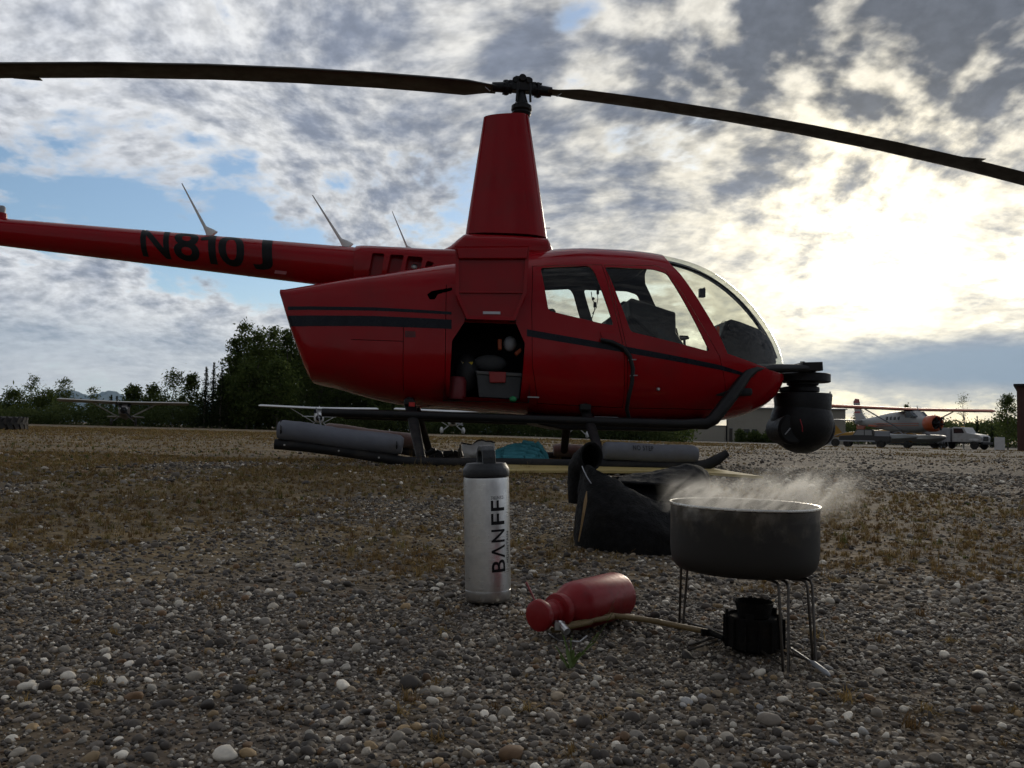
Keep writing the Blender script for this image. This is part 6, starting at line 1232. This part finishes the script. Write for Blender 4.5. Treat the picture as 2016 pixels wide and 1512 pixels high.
# the open sleeve that stands up at its left end
ring_c = [(B(1164, 898, 1.87), 0.0262), (B(1158, 902, 1.885), 0.0268), (B(1150, 908, 1.91), 0.028), (B(1141, 922, 1.935), 0.027), (B(1139, 950, 1.945), 0.026), (B(1140, 990, 1.94), 0.025)]
nrm0 = Vector((0.28, -0.93, 0.05)).normalized(); slv = MB(); rings = []
for i, (c_, r_) in enumerate(ring_c):
    tn = nrm0.lerp(Vector((0, 0, 1)), min(1, i / 4)).normalized(); e1 = tn.cross(Vector((0, 1, 0.2)) if i > 2 else Vector((0, 0, 1))).normalized(); e2b = e1.cross(tn)
    rings.append([c_ + e1 * (r_ * math.cos(2 * math.pi * k / 24)) + e2b * (r_ * 1.18 * math.sin(2 * math.pi * k / 24)) for k in range(24)])
# keep ring phases aligned
for i in range(1, len(rings)):
    best = min(((sum((rings[i][(d * k + o_) % 24] - rings[i - 1][k]).length_squared for k in range(24)), d, o_) for d in (1, -1) for o_ in range(24)))
    rings[i] = [rings[i][(best[1] * k + best[2]) % 24] for k in range(24)]
so = slv.rings(rings, False).build('sleeve', M['cordura'], bag, 60); s_ = so.modifiers.new('solid', 'SOLIDIFY'); s_.thickness = 0.004
MB().tube([rings[0][k] for k in range(24)] + [rings[0][0]], 0.0018, 6, cap=False).build('sleeve_hem', M['cordura'], bag)
c5 = sum((rings[4][k] for k in range(24)), Vector()) / 24; plug = MB(); plug.add([c5] + list(rings[4]), [(0, k + 1, (k + 1) % 24 + 1) for k in range(24)]); plug.build('sleeve_bottom', M['bagin'], bag)
MB().tube([B(1146, 918, 1.846), B(1150, 928, 1.825), B(1156, 940, 1.812), B(1164, 952, 1.803)], 0.0012, 6).build('piping', M['grey'], bag)
# a dead leaf stuck to the bag and a straw
st_ = MB(); st_.tube([P(1139, 1066, 1.76), P(1144, 1040, 1.755), P(1149, 1010, 1.75), P(1153, 985, 1.755), P(1155, 967, 1.76)], [0.0012, 0.0018, 0.003, 0.0034, 0.0008], 6, flat=0.4)
so = st_.build('dry_stem', mat('straw', (0.28, 0.18, 0.08), 0.7, var=0.3, scale=90)); tag(so, 'pale brown dry stem standing against the front of the black bag', 'plant stem')

# ------------------------------------------------------------------ things by the skids
yb = [G(x, y) for x, y in ((984, 921.5), (1245, 923), (1400, 929), (1503, 945), (1400, 940.5), (1245, 937), (1120, 934), (984, 931.5))]
M['ywood'] = mat('yellow_board', (0.42, 0.32, 0.11), 0.55, var=0.12, scale=9, dirt=(0.22, 0.16, 0.08), dirt_amt=0.5, dscale=6)
bo = empty('yellow_board', (yb[0].x, yb[0].y, 0), 0, 'long yellow board tapering to a point in front of the near skid', 'board')
v_ = [(p.x - yb[0].x, p.y - yb[0].y) for p in yb]; MB().prism(v_, 0.006, 0.024, 'Z').build('board', M['ywood'], bo, None, bevel=0.002)
MB().prism([(v_[1][0], v_[1][1] - 0.02), (v_[2][0], v_[2][1] - 0.02), (v_[2][0], v_[2][1] - 0.10), (v_[1][0], v_[1][1] - 0.10)], 0.0245, 0.034, 'Z').build('batten', M['ywood'], bo)
# teal towel, folded over
tq = P(1025, 905, 6.45); tq.z = gz(tq.x, tq.y); tw = empty('teal_towel', tq, 0, 'bundled teal towel lying behind the near skid', 'towel'); M['teal'] = mat('teal_towelling', (0.05, 0.23, 0.27), 0.95, var=0.3, scale=25, bump=0.8, bscale=130)
def fold(pts, rads, nm):
    f_ = MB(); f_.tube(spline([P(x, y, Y_) - tq for x, y, Y_ in pts], 5), [np.interp(k / (5 * (len(pts) - 1)), np.linspace(0, 1, len(rads)), rads) * (1 + 0.06 * math.sin(k * 1.9)) for k in range(5 * (len(pts) - 1) + 1)], 14, flat=1.3); return f_.build(nm, M['teal'], tw, 70)
for k, (yo, xo, r0) in enumerate(((872, 1046, .030), (879, 1040, .030), (886, 1034, .032), (894, 1030, .034), (902, 1024, .036))):
    fold([(963 + 2 * k, 903 + 2 * k, 6.46 - 0.03 * k), (982, 893 + 3 * k, 6.45 - 0.03 * k), (1008, yo + 7 + k, 6.44 - 0.03 * k), (xo, yo + 2, 6.44 - 0.03 * k), (xo + 18, yo + 8, 6.44 - 0.03 * k), (xo + 27, min(yo + 22, 910), 6.44 - 0.03 * k), (xo + 32, 912, 6.44 - 0.03 * k)], [r0 * 0.4, r0 * .62, r0 * .66, r0 * .62, r0 * .66, r0 * .7, r0 * .8], 'towel_fold')
# white bag with a drawn edge
wq = P(940, 905, 6.6); wq.z = gz(wq.x, wq.y); wb = empty('white_bag', wq, 0, 'crumpled white plastic bag beside the teal towel', 'bag'); M['plastic'] = mat('white_plastic', (0.52, 0.51, 0.49), 0.55, var=0.1, scale=12, bump=0.8, bscale=18)
grid = []
for k in range(9):
    u = k / 8; px = 906 + 68 * u; tp_ = 871 + 3 * math.sin(u * 7) + (3 if 0.2 < u < 0.5 else 0); grid.append([jit(P(px + (4 - 8 * u) * w_ + (3 if k == 0 else 0), tp_ + (912 - tp_) * w_, 6.6 - 0.13 * math.sin(math.pi * w_) * math.sin(math.pi * min(max(u, .08), .92))) - wq, 0.008) for w_ in (0, .25, .5, .75, 1)])
sheet('bag_front', grid, M['plastic'], wb, 0.004); grid2 = [[p + Vector((0, 0.10, 0)) for p in r_] for r_ in grid]; sheet('bag_back', grid2, M['plastic'], wb, 0.004)
MB().tube([p[0] + Vector((0, 0, 0.004)) for p in grid], 0.006, 6).build('bag_hem', M['skid'], wb)
# black tie-down gear
kq = P(880, 902, 6.9); kq.z = gz(kq.x, kq.y); kk_ = empty('tie_down_gear', kq, 0, 'black ratchet gear heaped beside the far rear strut', 'straps'); rr = random.Random(31)
gm = MB()
for k in range(9):
    p = P(rr.uniform(845, 905), rr.uniform(888, 902), rr.uniform(6.8, 7.1)) - kq; gm.box(p, (rr.uniform(0.05, 0.14), 0.06, rr.uniform(0.02, 0.06)), Matrix.Rotation(rr.uniform(-.5, .5), 3, 'Y'))
gm.build('ratchets', M['skid'], kk_, None, bevel=0.006)
MB().tube(spline([P(904, 905, 6.8) - kq, P(903, 885, 6.8) - kq, P(905, 882, 6.8) - kq, P(907, 886, 6.8) - kq, P(906, 905, 6.8) - kq], 4), 0.006, 6).build('hook', M['wire'], kk_)

# ------------------------------------------------------------------ inside the baggage bay
def bl2w(v): return HO + HF * v.x + HL * v.y + Vector((0, 0, v.z))
def bay_thing(name, label, cat, px, py, s): o = empty(name, bl2w(H(px, py, s)), HYAW, label, cat); return o
def HR(px, py, s, o): return H(px, py, s) - (Matrix.Rotation(-HYAW, 3, 'Z') @ (o.location - HO))
tb = bay_thing('tool_box', 'dark tool box with a red latch inside the baggage bay', 'tool box', 985, 778, -0.40)
def bp_(name, pts, s, y0, y1, m, par, bev=0.006):
    o = par; q = [HR(x, y, s, o) for x, y in pts]; return MB().prism([(v.x, v.z) for v in q], y0, y1).build(name, m, par, None, bevel=bev)
M['tbox'] = mat('tool_box_grey', (0.035, 0.038, 0.042), 0.5, var=0.15); M['tlid'] = mat('tool_box_lid', (0.09, 0.09, 0.092), 0.45, var=0.15)
bp_('box_body', [(938, 737), (1027, 742), (1022, 786), (943, 782)], -0.48, -0.09, 0.20, M['tbox'], tb); bp_('box_lid', [(936, 730), (1028, 735), (1027, 742), (938, 737)], -0.48, -0.10, 0.21, M['tlid'], tb); bp_('latch', [(962, 732), (996, 733), (995, 754), (964, 754)], -0.48, -0.115, -0.092, mat('latch_red', (0.30, 0.02, 0.02), 0.4), tb)
hm = bay_thing('helmet', 'white helmet with orange ear cups hanging in the baggage bay', 'helmet', 1005, 680, -0.42)
MB().sphere(HR(1004, 677, -0.42, hm), 0.062, 24, 16, (0.85, 1, 1)).build('helmet_shell', mat('helmet_grey', (0.34, 0.36, 0.40), 0.4), hm, 60)
bp_('ear_cup', [(980, 667), (988, 667), (988, 688), (981, 688)], -0.47, -0.05, 0.02, mat('ear_orange', (0.40, 0.07, 0.015), 0.5), hm); bp_('ear_cup', [(1013, 694), (1026, 684), (1027, 692), (1017, 701)], -0.47, -0.05, 0.02, mat('ear_orange2', (0.40, 0.07, 0.015), 0.5), hm)
sb_ = bay_thing('stuff_sack', 'dark padded sack with a yellow strap in the baggage bay', 'sack', 920, 775, -0.40)
MB().sphere(HR(918, 735, -0.34, sb_), 0.14, 20, 14, (0.7, 0.6, 1.15)).build('sack_body', M['seat'], sb_, 60)
bp_('sack_strap', [(910, 712), (932, 711), (930, 717), (914, 720)], -0.46, -0.01, 0.01, mat('yellow_web', (0.6, 0.45, 0.03), 0.6), sb_); bp_('sack_strap', [(907, 708), (911, 712), (927, 740), (922, 742)], -0.46, -0.01, 0.01, mat('grey_web', (0.3, 0.29, 0.22), 0.7), sb_)
cl_ = bay_thing('grey_jacket', 'grey folded jacket on the tool box in the baggage bay', 'jacket', 965, 728, -0.35)
MB().sphere(HR(965, 715, -0.34, cl_), 0.09, 18, 12, (1.5, 0.8, 0.75)).build('jacket_cloth', mat('grey_cloth', (0.07, 0.075, 0.08), 0.9, bump=0.6, bscale=30), cl_, 60)
gb = bay_thing('green_cap', 'small green lid at the sill of the baggage bay', 'lid', 1010, 786, -0.56)
MB().sphere(HR(1010, 786, -0.56, gb), 0.030, 16, 10, (1, 1, 0.8)).build('lid_top', mat('green_plastic', (0.02, 0.22, 0.08), 0.5), gb, 60)
fx_ = bay_thing('red_canister', 'dull red canister low in the rear corner of the baggage bay', 'canister', 900, 778, -0.40)
v0 = HR(898, 786, -0.42, fx_); v1 = HR(898, 742, -0.42, fx_); MB().lathe([(0.075, v0.z), (0.078, v0.z + 0.01), (0.078, v1.z - 0.03), (0.06, v1.z), (0.0, v1.z + 0.005)], 24, (v0.x, v0.y, 0)).build('canister_body', mat('dull_red', (0.16, 0.015, 0.02), 0.5), fx_, 40)

# ------------------------------------------------------------------ green sprig by the fuel pump, broken straw beside the steel bottle
gs0 = G(1124, 1312); gs = empty('grass_sprig', gs0, 0, 'fresh green grass sprig growing in front of the fuel pump', 'grass sprig'); mgs = mat('fresh_green', (0.10, 0.15, 0.035), 0.55, var=0.3, scale=60)
def blade_leaf(pts, wd, m, par, o0):
    mb = MB(); q = spline([P(x, y, Y_) - o0 for x, y, Y_ in pts], 4); n_ = len(q); vs_ = []
    for k, p_ in enumerate(q):
        u = k / (n_ - 1); w_ = wd * (0.55 + 0.45 * math.sin(math.pi * min(u * 1.6, 1))) * (1 - u ** 3); tn = (q[min(k + 1, n_ - 1)] - q[max(k - 1, 0)]).normalized(); sd__ = tn.cross(Vector((0, -1, 0.2))).normalized(); vs_ += [p_ - sd__ * w_, p_ + Vector((0, 0.0006, 0)), p_ + sd__ * w_]
    mb.add(vs_, [(3 * k + j, 3 * k + j + 1, 3 * k + j + 4, 3 * k + j + 3) for k in range(n_ - 1) for j in (0, 1)]); return mb.build('leaf', m, par, 60, fix=False)
for pts, wd_ in (([(1124, 1312, .88), (1118, 1285, .88), (1111, 1258, .885), (1102, 1232, .89)], .0022), ([(1126, 1312, .88), (1140, 1290, .875), (1165, 1268, .87), (1192, 1248, .865)], .0022), ([(1125, 1312, .88), (1128, 1285, .88), (1124, 1262, .88), (1127, 1240, .88)], .0018), ([(1122, 1312, .88), (1106, 1295, .88), (1096, 1275, .88), (1088, 1262, .885)], .0016), ([(1127, 1312, .88), (1134, 1296, .875), (1150, 1286, .87), (1160, 1284, .87)], .0016), ([(1127, 1312, .88), (1170, 1255, .88), (1205, 1208, .885), (1218, 1165, .89)], .0006)):
    blade_leaf(pts, wd_, mgs, gs, gs0)
sw0 = G(1052, 1180); sw_ = MB(); sw_.tube([P(1053, 1182, 1.17) - sw0, P(1036, 1146, 1.17) - sw0], 0.0016, 8); so = sw_.build('drinking_straw', mat('striped_straw', (0.34, 0.10, 0.10), 0.5, var=0.5, scale=260)); so.location = sw0; tag(so, 'small red and white straw sticking up beside the steel bottle', 'straw')
# ------------------------------------------------------------------ thin air over the distance
hzb = MB(); hzb.box((0, 12400, 560), (56000, 26000, 1300)); hm_ = bpy.data.materials.new('thin_haze'); hm_.use_nodes = True; t = NT(hm_.node_tree); t.n.clear(); o_ = t.new('ShaderNodeOutputMaterial'); pv = t.new('ShaderNodeVolumePrincipled')
pv.inputs['Density'].default_value = 2.0e-5; pv.inputs['Color'].default_value = (0.50, 0.74, 0.98, 1); pv.inputs['Anisotropy'].default_value = 0.2; t.l.new(pv.outputs[0], o_.inputs['Volume'])
hz_o = hzb.build('haze', hm_); tag(hz_o, 'thin blue haze in the far distance', None, None, 'stuff')
